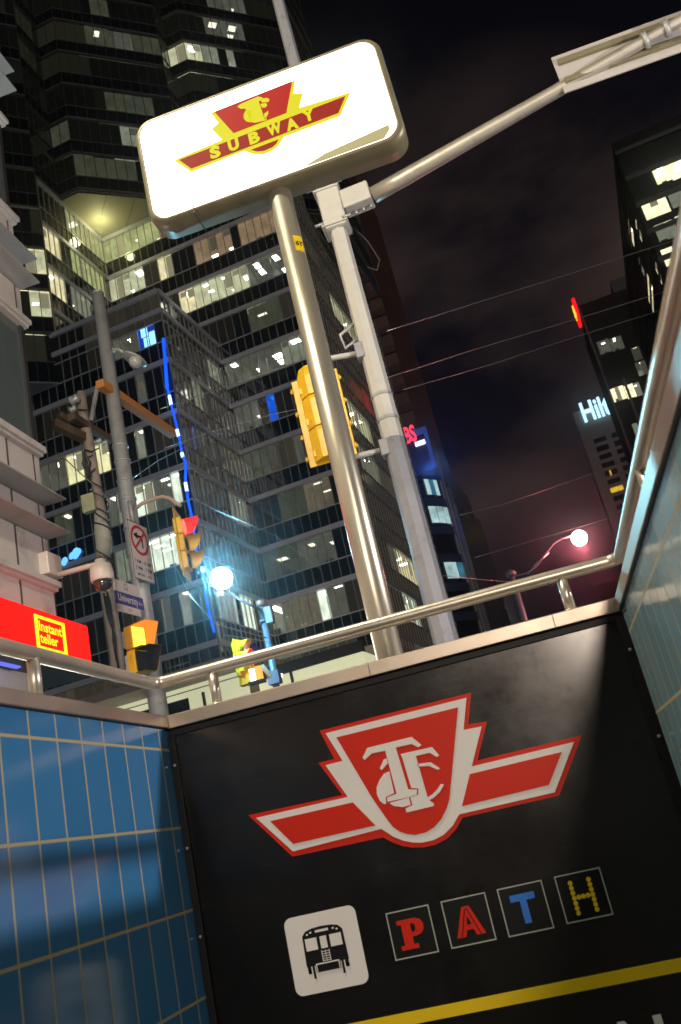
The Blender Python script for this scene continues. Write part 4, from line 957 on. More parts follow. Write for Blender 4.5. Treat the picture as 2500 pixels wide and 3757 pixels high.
r_ = ray(1043, 170); k1, k2 = r_.dot(EA), r_.dot(EB)            # right end of the upper tower, just left of the pole top
t_ = (P5[0]*k2-P5[1]*k1)/(.93*k1-k2); P6 = (P5[0]+t_, P5[1]+t_*.93)
kw = dict(bay=.69)
band_dark = mat('dark_band_edge', (.085, .082, .085), .5, .2, var=.2, vs=.4); mull_dark = mat('dark_mullion', (.030, .030, .027), .5)
kd = dict(glass=glass_tower, slab=.17, mw=.045, mp=.03, bmat=band_dark, mmat=mull_dark)
LA0 = [z for z in LV if z < 37] + [37.4]
A_, B_ = (-43, 47.75), (-22.64, 47.75)
facade(tw, A_, B_, 11.45, 37.4, LA0, lit=px(A_, B_, LA0, [
    (Z0, (590, 745), (690, 715), 'yellow'), (Z0, (785, 640), (940, 590), 'yellow'), (Z0, (1120, 770), (1350, 700), 'dim'), (Z0, (1090, 470), (1200, 440), 'mid'), (Z0, (1130, 215), (1210, 190), 'mid'),
    (Z0, (1110, 1030), (1300, 985), 'white'), (Z0, (1310, 985), (1480, 950), 'white'), (Z0, (870, 1170), (1015, 1120), 'white'), (Z0, (1210, 1230), (1460, 1160), 'white'),
    (Z0, (1190, 1350), (1480, 1275), 'white'), (Z0, (930, 1330), (1060, 1290), 'mid'), (Z0, (980, 1440), (1060, 1415), 'white'), (Z0, (1230, 1430), (1420, 1370), 'mid'), (Z0, (930, 980), (1000, 955), 'mid'),
    (Z0, (470, 720), (560, 690), 'mid'), (Z0, (380, 960), (560, 900), 'dim'), (Z0, (1300, 1520), (1480, 1450), 'mid'), (Z0, (480, 1330), (600, 1290), 'grey'), (Z0, (1000, 1290), (1060, 1270), 'white'), (Z0, (1290, 1090), (1400, 1060), 'dim'), (Z0, (880, 1030), (960, 1000), 'dim'), (Z0, (450, 1090), (560, 1050), 'faint'), (Z4, (950, 1305), (1130, 1240), 'dim'), (Z4, (1140, 1300), (1290, 1250), 'blue'), (Z2, (1490, 620), (1568, 590), 'mid'), (Z2, (1320, 690), (1400, 660), 'mid'), (Z2, (1340, 960), (1560, 880), 'mid'), (Z4, (1110, 1660), (1200, 1630), 'dim')]), **kw)
A_, B_ = (-22.64, 47.75), (-22.64, 56.7)
facade(tw, A_, B_, 11.45, 37.4, LA0, lit=px(A_, B_, LA0, [
    (Z3, (510, 415), (560, 430), 'mid'), (Z3, (565, 440), (625, 465), 'mid'), (Z5, (240, 1215), (310, 1215), 'mid'), (Z5, (405, 1185), (475, 1190), 'mid'), (Z5, (50, 1290), (110, 1300), 'faint'),
    (ZA, (1310, 300), (1400, 330), 'mid'), (Z3, (430, 1210), (560, 1190), 'mid'), (Z3, (590, 1170), (670, 1160), 'white'), (Z5, (450, 850), (490, 870), 'bluedim')]), **kw)
A_, B_ = (-31.2, 56.7), (-14.9, 56.7)
facade(tw, A_, B_, 11.45, 51.6, LV, lit=px(A_, B_, LV, [
    (Z4, (855, 530), (1010, 480), 'green'), (Z4, (1010, 480), (1160, 420), 'green'), (Z4, (1160, 420), (1330, 360), 'green'), (Z4, (1330, 360), (1568, 280), 'dimbrown'),
    (Z4, (890, 830), (1200, 720), 'bright'), (Z4, (1315, 660), (1455, 620), 'warm'), (Z5, (240, 60), (590, -70), 'brown'), (Z5, (600, -70), (980, -190), 'brown'),
    (Z5, (160, 490), (285, 450), 'warm'), (Z5, (285, 410), (560, 320), 'bright'), (Z5, (560, 320), (700, 270), 'bright'), (Z5, (705, 270), (1000, 170), 'dim'),
    (Z5, (500, 1110), (800, 1010), 'dim'), (Z5, (800, 1010), (1000, 940), 'dim'), (Z5, (1000, 940), (1200, 870), 'mid'), (Z5, (835, 1335), (925, 1310), 'bluedim'),
    (Z5, (1040, 1640), (1140, 1600), 'grey'), (Z5, (600, 1880), (900, 1790), 'faint'), (Z3, (1100, 420), (1225, 385), 'mid'), (Z3, (830, 320), (1230, 210), 'dimbrown'),
    (Z3, (790, 1060), (1080, 970), 'dimbrown'), (Z3, (1085, 960), (1175, 935), 'white'), (Z3, (1180, 950), (1330, 900), 'dim'), (Z3, (1235, 940), (1300, 920), 'white'), (Z3, (740, 770), (1000, 690), 'faint'), (Z3, (1000, 690), (1240, 620), 'grey'),
    (Z3, (900, 480), (1080, 430), 'faint'), (Z3, (850, 1230), (1010, 1180), 'dimbrown'), (Z3, (1230, 1120), (1360, 1080), 'faint'), (Z5, (620, 1480), (830, 1400), 'grey'), (Z5, (690, 700), (950, 600), 'faint'), (Z3, (700, 1150), (840, 1110), 'mid')]), **kw)
A_, B_ = (-14.9, 56.7), (-14.9, 82.6)
facade(tw, A_, B_, 11.45, 55.5, LV+[55.35], bay=.80, lit=px(A_, B_, LV, [
    (Z5, (1340, 330), (1420, 460), 'bright'), (Z5, (1430, 470), (1540, 600), 'bright'), (Z6b, (235, 500), (340, 570), 'warm'), (Z6b, (285, 800), (350, 800), 'white'), (Z7b, (970, 1120), (1290, 1450), 'bright'), (Z7b, (1250, 1730), (1330, 1720), 'mid'),
    (Z6b, (60, 90), (140, 70), 'mid'), (Z6b, (210, 590), (260, 600), 'grey'), (Z7b, (1110, 580), (1200, 640), 'red'), (zm(900, 600, .3189), (1270, 940), (1330, 980), 'mid')]))
A_, B_ = (-31.2, 48.0), (-31.2, 56.7)
facade(tw, A_, B_, 37.5, 51.6, [z for z in LV if z > 38], lit=px(A_, B_, [z for z in LV if z > 38], [
    (Z4, (372, 420), (505, 540), 'warm'), (Z4, (420, 770), (545, 880), 'warm'), (Z4, (555, 330), (700, 430), 'green'), (Z4, (700, 430), (850, 540), 'green'), (Z4, (600, 620), (720, 690), 'green'), (Z4, (725, 690), (870, 790), 'green'), (Z4, (610, 960), (750, 1010), 'mid')]), **kw)
A_, B_ = (-39.5, 39.6), (-31.2, 47.9)
LD = [37.6+3.72*i for i in range(0, 19)]
facade(tw, A_, B_, 33.5, 106, LD, bay=.75, **kd, lit=px(A_, B_, LD, [
    (Z4, (150, 430), (345, 410), 'bright'), (Z4, (190, 790), (410, 770), 'bright'), (Z4, (430, 1080), (470, 1090), 'grey'), (Z1, (150, 20), (190, 40), 'faint')]))
b = MB(); b.prism([AB(-39.5, 39.6, 33.45), AB(-31.2, 47.72, 33.45), AB(-43, 47.72, 33.45)], V((0, 0, .1))); b.build('soffit', concrete, tw)
b = MB()
soff = mat('soffit_panel', (.34, .32, .20), .6, var=.12, vs=.4)
b.prism([AB(*p, 51.62) for p in (P1, P2, P3, (-22.64, 56.72), (-31.2, 56.72))], V((0, 0, .2)))
so_ = b.build('soffit', soff, tw)
b = MB()
for i in range(1, 4):
    t = i/4; p = V(P2).lerp(V(P3), t) if False else None
    a0 = (P2[0]+(P3[0]-P2[0])*t, P2[1]+(P3[1]-P2[1])*t); b.obox(AB(a0[0], a0[1], 51.612), AB(-.06, 0, 0), AB(-(a0[0]+31)*.55, (a0[0]+31)*.55, 0), V((0, 0, .006)))
b.build('joint', stone_edge, so_)
for A_, B_, rows in ((( -31.2, 47.9), P1, []), (P1, P2, [(Z1, (350, 900), (440, 860), 'faint')]),
    (P2, P3, [(Z1, (560, 250), (720, 275), 'faint'), (Z1, (725, 290), (830, 310), 'grey'), (Z1, (835, 315), (1030, 350), 'faint'), (Z1, (650, 670), (990, 720), 'faint'), (Z1, (800, 865), (890, 880), 'mid'), (Z1, (500, 1085), (860, 1130), 'faint'), (Z1, (590, 70), (680, 85), 'faint')]),
    (P3, P4, []), (P4, P5, [(Z1, (1075, 460), (1185, 400), 'bright')]),
    (P5, P6, [(Z1, (1190, 370), (1290, 380), 'bright'), (Z1, (1295, 385), (1390, 405), 'mid'), (Z1, (1465, 410), (1540, 430), 'mid'), (Z1, (1310, 215), (1568, 250), 'grey'), (Z1, (1340, 60), (1568, 100), 'grey')]),
    (P6, (P6[0], P6[1]+16), [])):
    facade(tw, A_, B_, 51.5, 118, LU, lit=px(A_, B_, LU, rows), bay=.80, **kd)
# flat roofs and parapets
b = MB()
b.prism([AB(*p, 37.42) for p in ((-31.2, 47.7), (-22.6, 47.7), (-22.6, 56.7), (-31.2, 56.7))], V((0, 0, .12)))
b.prism([AB(*p, 55.52) for p in ((-22.6, 56.68), (-14.86, 56.68), (-14.86, 82.6), (-22.6, 82.6))], V((0, 0, .15)))
b.build('roof', concrete, tw)
b = MB(); b.prism([AB(*p, 51.62) for p in ((-22.6, 56.68), (-14.86, 56.68), (-14.86, 56.9), (-22.6, 56.9))], V((0, 0, 3.9))); b.build('parapet', spandrel, tw)
# recessed lobby behind the street floor
lob = glow('lobby_wall', (.86, .88, .54), .62, base=(.5, .5, .35), var=.10, vs=.12)
b = MB(); b.face([AB(-22.4, 52, GZ), AB(-15.3, 52, GZ), AB(-15.3, 52, 10.3), AB(-22.4, 52, 10.3)]); b.face([AB(-60, 50.5, GZ), AB(-22.4, 50.5, GZ), AB(-22.4, 50.5, 11.42), AB(-60, 50.5, 11.42)]); b.face([AB(-15.3, 52, GZ), AB(-15.3, 82, GZ), AB(-15.3, 82, 10.3), AB(-15.3, 52, 10.3)], mi=1)
lo = b.build('lobby', [lob, lob], tw)
b = MB()
a = -58
while a < -15:
    b.obox(AB(a, 50.35 if a < -22.4 else 51.85, GZ), AB(.16, 0, 0), AB(0, .14, 0), V((0, 0, 10.68))); a += 5.4
b.obox(AB(-60, 50.4, 10.6), AB(37.6, 0, 0), AB(0, .08, 0), V((0, 0, .05)))
b.build('lobby_frame', dark_metal, lo)
b = MB()
for a, w_ in ((-35.6, 1.6), (-30.2, 2.6), (-27.9, 1.3), (-40.9, 2.0)): b.obox(AB(a, 50.42, GZ), AB(w_, 0, 0), AB(0, .06, 0), V((0, 0, 10.6)))
b.build('lobby_door', spandrel, lo)
b = MB()
for a, z in ((-30.2, 9.55), (-20.2, 9.9), (-44, 9.6)): b.lathe(AB(a, 50.1, z), [(.001, -.22), (.2, -.1), (.22, .05), (.05, .2)], n=12)
b.build('lobby_lamp', lampw, lo)
b = MB(); b.obox(AB(-22.4, 51.9, 10.28), AB(7.15, 0, 0), AB(0, .5, 0), V((0, 0, .67))); b.build('bulkhead', dark_metal, tw)
b = MB(); b.prism([AB(*p, 11.44) for p in ((-60, 47.6), (-22.5, 47.6), (-22.5, 56.5), (-14.8, 56.5), (-14.8, 82.6), (-60, 82.6))], V((0, 0, -.5))); b.build('canopy', mat('canopy_stone', (.34, .25, .22), .6, var=.2, vs=.5), tw)
# wavy blue line climbing the corner, drawn as glowing tubes
blue_line = thing('blue_light_line', 'wavy vertical blue light line on the corner of the glass tower', 'neon light', AB(-23.1, 47.5, 12))
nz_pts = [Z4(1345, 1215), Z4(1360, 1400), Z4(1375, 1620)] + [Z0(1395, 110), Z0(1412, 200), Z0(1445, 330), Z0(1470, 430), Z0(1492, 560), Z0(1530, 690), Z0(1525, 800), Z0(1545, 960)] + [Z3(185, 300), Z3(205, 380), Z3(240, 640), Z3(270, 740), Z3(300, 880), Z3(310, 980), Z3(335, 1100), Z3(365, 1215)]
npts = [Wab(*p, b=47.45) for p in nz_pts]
b = MB(); b.tube(npts[:3], .12, n=10); b.tube(npts[2:], .085, n=10); b.build('tube', glow('line_glow_blue', (.008, .11, 1), 1.15, var=.35, vs=.25), blue_line)
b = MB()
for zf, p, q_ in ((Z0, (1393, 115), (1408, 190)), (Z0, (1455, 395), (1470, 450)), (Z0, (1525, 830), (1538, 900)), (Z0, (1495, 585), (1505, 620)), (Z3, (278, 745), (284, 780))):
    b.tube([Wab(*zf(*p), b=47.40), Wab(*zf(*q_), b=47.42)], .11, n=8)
b.build('bright_segment', glow('line_glow_white', (.6, .78, 1), 2.2), blue_line)

b = MB()
for p, r in ((Z0(625, 1412), .5), (Z0(590, 1432), .32), (Z0(648, 1398), .3), (Z0(532, 1478), .38)):
    b.lathe(Wab(*p, b=47.6), [(r*.5*math.sin(PI*i/6), -r*.8*math.cos(PI*i/6)) for i in range(7)], axis=(.5, 0, 1), n=10)
b.build('blue_lamp', glow('blue_lamp', (.10, .35, 1), 2.2), tw)
# ---- thin brown tower behind it
def tower(name, label, a0, a1, b0, b1, z1, m, zb=GZ, parent=None):
    t = thing(name, label, 'building', AB(a0, b0, GZ)); q = MB()
    q.obox(AB(a0, b0, zb), AB(a1-a0, 0, 0), AB(0, b1-b0, 0), V((0, 0, z1-zb))); return t, q.build('wall', m, t)
def edge_a(u, v, b): return Wab(u, v, b=b)
bb = 150.
e0, e1 = edge_a(1347, 900, bb), edge_a(1530, 1561, bb); ae = (e0.dot(EA)+e1.dot(EA))/2
zt_ = edge_a(1250, 560, bb).z
bt, btw = tower('granite_tower', 'narrow brown lattice faced tower edge rising just right of the glass tower', ae-22, ae, bb, bb+25, zt_, tower_brown)
b = MB()
for i in range(40):
    z = 20+i*4.2
    if z < zt_: b.obox(AB(ae-22, bb-.25, z), AB(22.1, 0, 0), AB(0, .3, 0), V((0, 0, 1.5)))
b.build('floor_bands', mat('granite_band', (.11, .06, .045), .6, var=.3, vs=.5), bt)
# ---- rounded blue-lit tower with red letters
ZU = zm(1450, 1500, .3607)
ub = 108.
def U(x, y, b=ub): return Wab(*ZU(x, y), b=b)
ut = thing('round_tower', 'rounded blue lit tower with red BS letters and curved window bands', 'building', U(500, 1800))
edge = U(338, 455).dot(EA); zr1 = U(200, 190).z; ztier = U(400, 480).z
blue_steel = mat('blue_steel', (.10, .14, .26), .35, .4, var=.2, vs=.3)
e2 = U(640, 1310).dot(EA); rad = 9.0; ca = e2-rad-.6; cb_ = ub+rad
def cyl(mb, r0, z0, z1, a0=-PI*.95, a1=.12, n=28, mi=0, uvs=None, smooth=True):
    for i in range(n):
        t0, t1 = a0+(a1-a0)*i/n, a0+(a1-a0)*(i+1)/n
        q = [AB(ca+r0*math.cos(t), cb_+r0*math.sin(t), z) for t, z in ((t0, z0), (t1, z0), (t1, z1), (t0, z1))]
        f = mb.face(q, mi=mi, uv=[(i+.5, z0)]*4)
        if f: f.smooth = smooth
FLOOR = [U(700, 1690).z+3.95*i for i in range(-6, 7)]
top_r = ztier
b = MB(); cyl(b, rad-.25, 0, top_r); b.build('glazing', spandrel, ut, merge=False, recalc=False)
b = MB()
for z in FLOOR:
    if z < top_r: cyl(b, rad+.1, z-.9, z+.15); cyl(b, rad+.13, z+.15, z+.28)
b.build('floor_bands', mat('blue_band', (.035, .05, .10), .3, .2), ut, recalc=False)
def lit_arc(k, u0, u1, st):
    t0, t1 = [math.atan2((p.dot(EB)-cb_), (p.dot(EA)-ca)) for p in (U(*u0), U(*u1))]
    return t0, t1
for (x0, y0, x1, y1, stl) in ((245, 690, 355, 700, 'cool'), (295, 980, 465, 990, 'white'), (450, 1540, 690, 1560, 'cool')):
    zc = (U(x0, y0).z+U(x1, y1).z)/2
    a_0, a_1 = U(x0, y0).dot(EA)-ca, U(x1, y1).dot(EA)-ca
    t0 = -math.acos(max(-1, min(1, a_0/rad))); t1 = -math.acos(max(-1, min(1, a_1/rad)))
    b = MB(); n = 3
    for i in range(n):
        s0, s1 = t0+(t1-t0)*(i+.03)/n, t0+(t1-t0)*(i+.97)/n
        b.face([AB(ca+(rad-.1)*math.cos(t), cb_+(rad-.1)*math.sin(t), z) for t, z in ((s0, zc-1.25), (s1, zc-1.25), (s1, zc+1.25), (s0, zc+1.25))], mi=0 if i != 1 or stl == 'white' else 1)
    b.build('lit_window', [glow('curved_window', (.62, .93, .93), .62, var=.4, vs=.6), glow('curved_window_blue', (.10, .42, .62), .30, var=.5, vs=.6)], ut, recalc=False)
# upper tier with the red letters
b = MB(); et = edge; b.obox(AB(et-16, ub+1.5, ztier-1), AB(16, 0, 0), AB(0, 14, 0), V((0, 0, zr1-ztier+1))); b.build('upper_tier', mat('tier_blue', (.02, .03, .09), .4), ut)
b = MB(); b.obox(AB(et-16, ub+1.3, zr1-.6), AB(16.3, 0, 0), AB(0, .4, 0), V((0, 0, .9))); b.obox(AB(et-.1, ub+1.2, ztier-1), AB(.5, 0, 0), AB(0, .5, 0), V((0, 0, zr1-ztier+1.2)))
b.build('blue_edge_light', glow('edge_blue', (.06, .14, .75), .20, base=(.1, .14, .3)), ut)
l0, l1 = U(110, 350, ub+1.4), U(245, 350, ub+1.4)
b = MB(); text(b, 'BS', V(((l0.x+l1.x)/2, (l0.y+l1.y)/2, U(180, 340, ub+1.4).z)), EA, EZ, 3.3, width=(l1-l0).length*.85, bold=.03, thick=.3); b.build('lettering', glow('red_letters', (1, .05, .09), 1.6), ut)
b = MB(); b.obox(AB(l0.dot(EA)+1.2, ub+1.2, U(180, 355, ub+1.4).z-.6), AB((l1-l0).length*.75, 0, 0), AB(0, .2, 0), V((0, 0, .6))); b.build('white_light_bar', glow('bar_white', (.75, .75, 1), 2.0), ut)
# glass blade at its right
b = MB(); g0 = U(430, 640, ub+6); g1 = U(940, 2260, ub+6); ag = (g0.dot(EA)+g1.dot(EA))/2
zb1 = U(405, 490, ub+6).z; zb2 = U(550, 770, ub+6).z
gr = (U(560, 790, ub+6).dot(EA)+U(970, 2250, ub+6).dot(EA))/2
blade = mat('blade_glass', (.16, .165, .18), .25, .3, var=.3, vs=.2)
b.obox(AB(ag-2.5, ub+6, GZ), AB(2.5, 0, 0), AB(0, 22, 0), V((0, 0, zb1-GZ))); b.obox(AB(ag, ub+6.5, GZ), AB(gr-ag, 0, 0), AB(0, 22, 0), V((0, 0, zb2-GZ)))
b.build('glass_blade', blade, ut)
b = MB()
for da in (-2.55, -.9, -.35, .06): b.obox(AB(ag+da, ub+5.8, GZ), AB(.14, 0, 0), AB(0, .2, 0), V((0, 0, zb1-GZ+.5)))
b.build('blade_fins', mullion_mat, ut)
def wgrid(parent, a0, a1, b, z0, z1, na, nz, fill, m, name='window', inset=.05):
    da, dz = (a1-a0)/na, (z1-z0)/nz; f = MB()
    for i in range(na):
        for j in range(nz):
            f.obox(AB(a0+da*(i+.5-fill/2), b-inset, z0+dz*(j+.25)), AB(da*fill, 0, 0), AB(0, .3, 0), V((0, 0, dz*.55)))
    return f.build(name, m, parent)
# ---- three buildings on the right
def lit_box(par, z, x0, y0, x1, y1, b, stl, hh, a_face=None, name='lit_window'):
    if a_face is None:
        p, q = Wab(*z(x0, y0), b=b), Wab(*z(x1, y1), b=b); w_ = q.dot(EA)-p.dot(EA); o, ex, n = AB(p.dot(EA), b, 0), EA, -EB
    else:
        p, q = Wab(*z(x0, y0), a=a_face), Wab(*z(x1, y1), a=a_face); w_ = abs(q.dot(EB)-p.dot(EB)); o, ex, n = AB(a_face, max(p.dot(EB), q.dot(EB)), 0), -EB, -EA
    zc = (p.z+q.z)/2
    return room(par, o+n*.14, ex, n, w_, zc-hh/2, zc+hh/2, stl, depth=2.6, bay=1.0)
ZR, ZH, ZV = zm(1500, 0, .6378), zm(2050, 1100, .3394), zm(1800, 800, .4464)
b1_ = 98.
c_ = [Wab(2345, 760, b=b1_), Wab(2420, 965, b=b1_)]; ac = (c_[0].dot(EA)+c_[1].dot(EA))/2
zt1 = Wab(*ZR(1165, 790), a=ac).z
def shell(par, name, a0, a1, b0, b1, z1, m, holes_front=(), holes_left=()):
    """walls with real openings where the lit rooms sit"""
    q = MB()
    def wall(o, ex, L, holes):
        us = sorted({0, L, *[h[0] for h in holes], *[h[1] for h in holes]}); zs = sorted({GZ, z1, *[h[2] for h in holes], *[h[3] for h in holes]})
        for i in range(len(us)-1):
            for j in range(len(zs)-1):
                um, zm_ = (us[i]+us[i+1])/2, (zs[j]+zs[j+1])/2
                if any(h[0] < um < h[1] and h[2] < zm_ < h[3] for h in holes): continue
                p = lambda u, z: V((o.x+ex.x*u, o.y+ex.y*u, z))
                q.face([p(us[i], zs[j]), p(us[i+1], zs[j]), p(us[i+1], zs[j+1]), p(us[i], zs[j+1])])
    wall(AB(a0, b0, 0), EA, a1-a0, holes_front); wall(AB(a0, b1, 0), -EB, b1-b0, holes_left)
    q.face([AB(a0, b0, z1), AB(a1, b0, z1), AB(a1, b1, z1), AB(a0, b1, z1)])
    return q.build(name, m, par, recalc=False)
def building(name, label, a0, a1, b0, b1, z1, m, wins, hh):
    t = thing(name, label, 'building', AB(a0, b0, GZ)); hf, hl = [], []
    for z, p0, p1, side, stl in wins:
        if side == 'f':
            p, q = Wab(*z(*p0), b=b0), Wab(*z(*p1), b=b0); u0, u1 = p.dot(EA)-a0, q.dot(EA)-a0; lst = hf; o, ex, n = AB(a0, b0, 0), EA, -EB
        else:
            p, q = Wab(*z(*p0), a=a0), Wab(*z(*p1), a=a0); u0, u1 = sorted((b1-p.dot(EB), b1-q.dot(EB))); lst = hl; o, ex, n = AB(a0, b1, 0), -EB, -EA
        zc = (p.z+q.z)/2; u0, u1 = max(.2, u0), min((a1-a0 if side == 'f' else b1-b0)-.2, u1)
        if u1-u0 < .3: continue
        lst.append((u0, u1, zc-hh/2, zc+hh/2))
        room(t, o+ex*u0, ex, n, u1-u0, zc-hh/2, zc+hh/2, stl, depth=2.4, bay=1.)
    shell(t, 'wall', a0, a1, b0, b1, z1, m, hf, hl)
    return t
rb = building('dark_office_building', 'dark office building at the right edge with rows of bright windows', ac, ac+40, b1_, b1_+48, zt1, tower_dark, [
    (ZR, (1412, 1015), (1500, 990), 'f', 'blaze'), (ZR, (1500, 990), (1640, 945), 'f', 'blaze'), (ZR, (1345, 1205), (1500, 1185), 'f', 'blaze'), (ZR, (1500, 1150), (1580, 1130), 'f', 'mid'), (ZR, (1425, 1345), (1540, 1310), 'f', 'mid'), (ZR, (1545, 1290), (1600, 1280), 'f', 'white'),
    (ZV, (1420, 330), (1520, 300), 'f', 'blaze'), (ZV, (1140, 30), (1172, 220), 'l', 'warm'), (ZV, (1205, 40), (1235, 170), 'l', 'mid'), (ZV, (1230, 350), (1252, 460), 'l', 'mid'), (ZV, (1298, 480), (1330, 760), 'l', 'warm'), (ZV, (1370, 390), (1395, 510), 'l', 'mid')], 2.3)
b = MB(); z = 10
while z < zt1: b.obox(AB(ac-.12, b1_-.12, z), AB(40, 0, 0), AB(0, .12, 0), V((0, 0, .6))); b.obox(AB(ac-.12, b1_, z), AB(.12, 0, 0), AB(0, 48, 0), V((0, 0, .6))); z += 3.9
b.build('floor_bands', mat('dark_band', (.030, .029, .024), .5), rb)
b2 = 175.
a2 = (Wab(*ZH(345, 440), b=b2).dot(EA)+Wab(*ZH(590, 1130), b=b2).dot(EA))/2; z2 = Wab(*ZH(235, 60), b=b2).z
r2b = building('dark_slab_building', 'black slab building with a red oval sign on its side, behind the white lettered hotel', a2, a2+42, b2, b2+22, z2, mat('slab_dark', (.005, .005, .0045), .5, spec=.1, var=.3, vs=.2), [
    (ZH, (430, 520), (560, 490), 'f', 'dim'), (ZH, (565, 490), (695, 455), 'f', 'dim'), (ZH, (800, 590), (890, 570), 'f', 'faint'), (ZH, (845, 750), (955, 730), 'f', 'mid'), (ZH, (575, 1030), (720, 1000), 'f', 'blaze'), (ZH, (725, 1000), (825, 975), 'f', 'blaze'), (ZH, (830, 970), (890, 960), 'f', 'mid'), (ZH, (815, 1415), (870, 1400), 'f', 'mid')], 3.0)
b = MB(); b.obox(AB(a2-.1, b2-.3, GZ), AB(.4, 0, 0), AB(0, .3, 0), V((0, 0, z2))); b.obox(AB(a2+3.2, b2-.3, GZ), AB(.5, 0, 0), AB(0, .3, 0), V((0, 0, z2*.80))); b.build('corner_fin', mat('fin_grey', (.10, .095, .085), .5), r2b)
b = MB()      # unlit panes of the two right-hand blocks, a little glossier than their walls
for i in range(20):
    for j in range(10, 30):
        z = 3.9*j-1.2
        if z+2 < zt1 and not any(False for _ in ()): b.obox(AB(ac+.4+2.0*i, b1_-.03, z), AB(1.5, 0, 0), AB(0, .025, 0), V((0, 0, .25)))
b.build('sill_strips', mat('sill_grey', (.05, .05, .045), .4), rb)
b = MB(); b.obox(AB(ac+9, b1_+8, zt1), AB(14, 0, 0), AB(0, 12, 0), V((0, 0, 4.5))); b.obox(AB(ac+4, b1_+20, zt1), AB(5, 0, 0), AB(0, 8, 0), V((0, 0, 3))); b.tube([AB(ac+6, b1_+5, zt1), AB(ac+6, b1_+5, zt1+7)], .12, n=6); b.build('roof_plant', dark_metal, rb)
b = MB(); b.obox(AB(a2+8, b2+4, z2), AB(12, 0, 0), AB(0, 10, 0), V((0, 0, 5))); b.build('roof_plant', dark_metal, r2b)
# red oval on its left face
oc = Wab(*ZH(238, 385), a=a2-.5); ot, ob_ = Wab(*ZH(225, 245), a=a2-.5), Wab(*ZH(262, 532), a=a2-.5)
ov = thing('oval_sign', 'glowing red oval sign with yellow script on the side of the black slab building', 'sign', oc)
rh = (ot.z-ob_.z)/2*.98
obc = oc.dot(EB)
lft = Wab(*ZH(190, 385), b=b2).dot(EA)
rw_ = 5.6
b = MB(); n = 36
ring = [AB(a2-.6, b2+rw_*1.0+rw_*math.cos(2*PI*i/n), (ot.z+ob_.z)/2+rh*math.sin(2*PI*i/n)) for i in range(n)]
ring = ring[::-1]; b.prism(ring, EA*.5); b.build('face', glow('oval_red', (1, .008, .012), 1.4, base=(.5, .01, .01)), ov)
b = MB()
for pts in ([(-.45, .55), (-.1, .35), (.25, .05), (.3, .3), (-.05, .15), (-.3, -.1), (.1, -.3), (.35, -.1), (.1, -.55), (-.1, -.75)],):
    b.tube([AB(a2-.72, b2+rw_+rw_*x, (ot.z+ob_.z)/2+rh*y) for x, y in pts], .20, n=6)
b.build('script', glow('oval_yellow', (1, .55, .05), 1.6), ov)
# hotel with white letters
b3 = 265.
a3 = (Wab(*ZH(165, 1230), b=b3).dot(EA)+Wab(*ZH(525, 2340), b=b3).dot(EA))/2; z3 = Wab(*ZH(330, 1165), b=b3).z
hot = thing('hotel_building', 'concrete hotel tower with white glowing letters at its top, cut off by the black slab', 'building', AB(a3, b3, GZ))
hz0, hz1 = GZ, z3
wl = []
a_w = [(Wab(*ZH(350, 1450), b=b3).dot(EA)+Wab(*ZH(600, 2190), b=b3).dot(EA))/2, (Wab(*ZH(490, 1420), b=b3).dot(EA)+Wab(*ZH(690, 2030), b=b3).dot(EA))/2, (Wab(*ZH(520, 1400), b=b3).dot(EA)+Wab(*ZH(650, 1800), b=b3).dot(EA))/2]
zz0 = Wab(*ZH(480, 1600), b=b3).z; zz1 = Wab(*ZH(570, 1865), b=b3).z; pit = (zz0-zz1)/3
b = MB(); b.obox(AB(a3, b3, GZ), AB(34, 0, 0), AB(0, 24, 0), V((0, 0, z3-GZ))); b.build('wall', concrete, hot)
wdark = mat('hotel_window', (.012, .012, .014), .1)
ww = a_w[1]-a_w[0]
gold = ROOM['gold'][0]
for j in range(-1, 22):
    z = zz0-pit*j
    if z < 6: break
    for i in range(3):
        x0 = a_w[0]+i*(ww+1.7)+.1
        lt_ = (j == 5 and i == 0)
        b = MB(); hgt = pit*.55 if j != 0 else pit*.62
        b.obox(AB(x0, b3-.05, z-hgt/2), AB(ww if i != 1 else ww*.62, 0, 0), AB(0, .3, 0), V((0, 0, hgt)))
        b.build('window', gold if lt_ else wdark, hot)
b = MB(); z = zz0-pit*3; b.obox(AB(a_w[0]+ww*.40, b3-.09, z-pit*.3), AB(.5, 0, 0), AB(0, .1, 0), V((0, 0, pit*.55))); b.build('lit_curtain_gap', gold, hot)
h0_, h1_ = Wab(*ZH(275, 1330), b=b3-.4), Wab(*ZH(535, 1245), b=b3-.4)
b = MB(); wd = h1_.dot(EA)-h0_.dot(EA)
text(b, 'Hilton', AB(h0_.dot(EA), b3-.4, h0_.z), EA, EZ, 9.0, width=wd*1.95, bold=.03, thick=.5, align='LEFT'); b.build('lettering', glow('hotel_letters', (.45, .78, 1), 2.0), hot)

# low dark blocks closing the street
lb = thing('low_dark_block', 'low dark block at the end of the street, under the right part of the handrail', 'building', AB(6, 210, GZ))
b = MB(); b.obox(AB(-4, 215, GZ), AB(26, 0, 0), AB(0, 20, 0), V((0, 0, W(1960, 2210, y=215).z-GZ))); b.build('wall', mat('block_dark', (.03, .028, .03), .6), lb)
b = MB(); p = W(*Z6b(855, 880), y=214); b.obox(V((p.x-.9, 213.5, p.z-2.2)), V((1.5, 0, 0)), V((0, .5, 0)), V((0, 0, 5.2))); b.build('lit_window', lampw, lb)

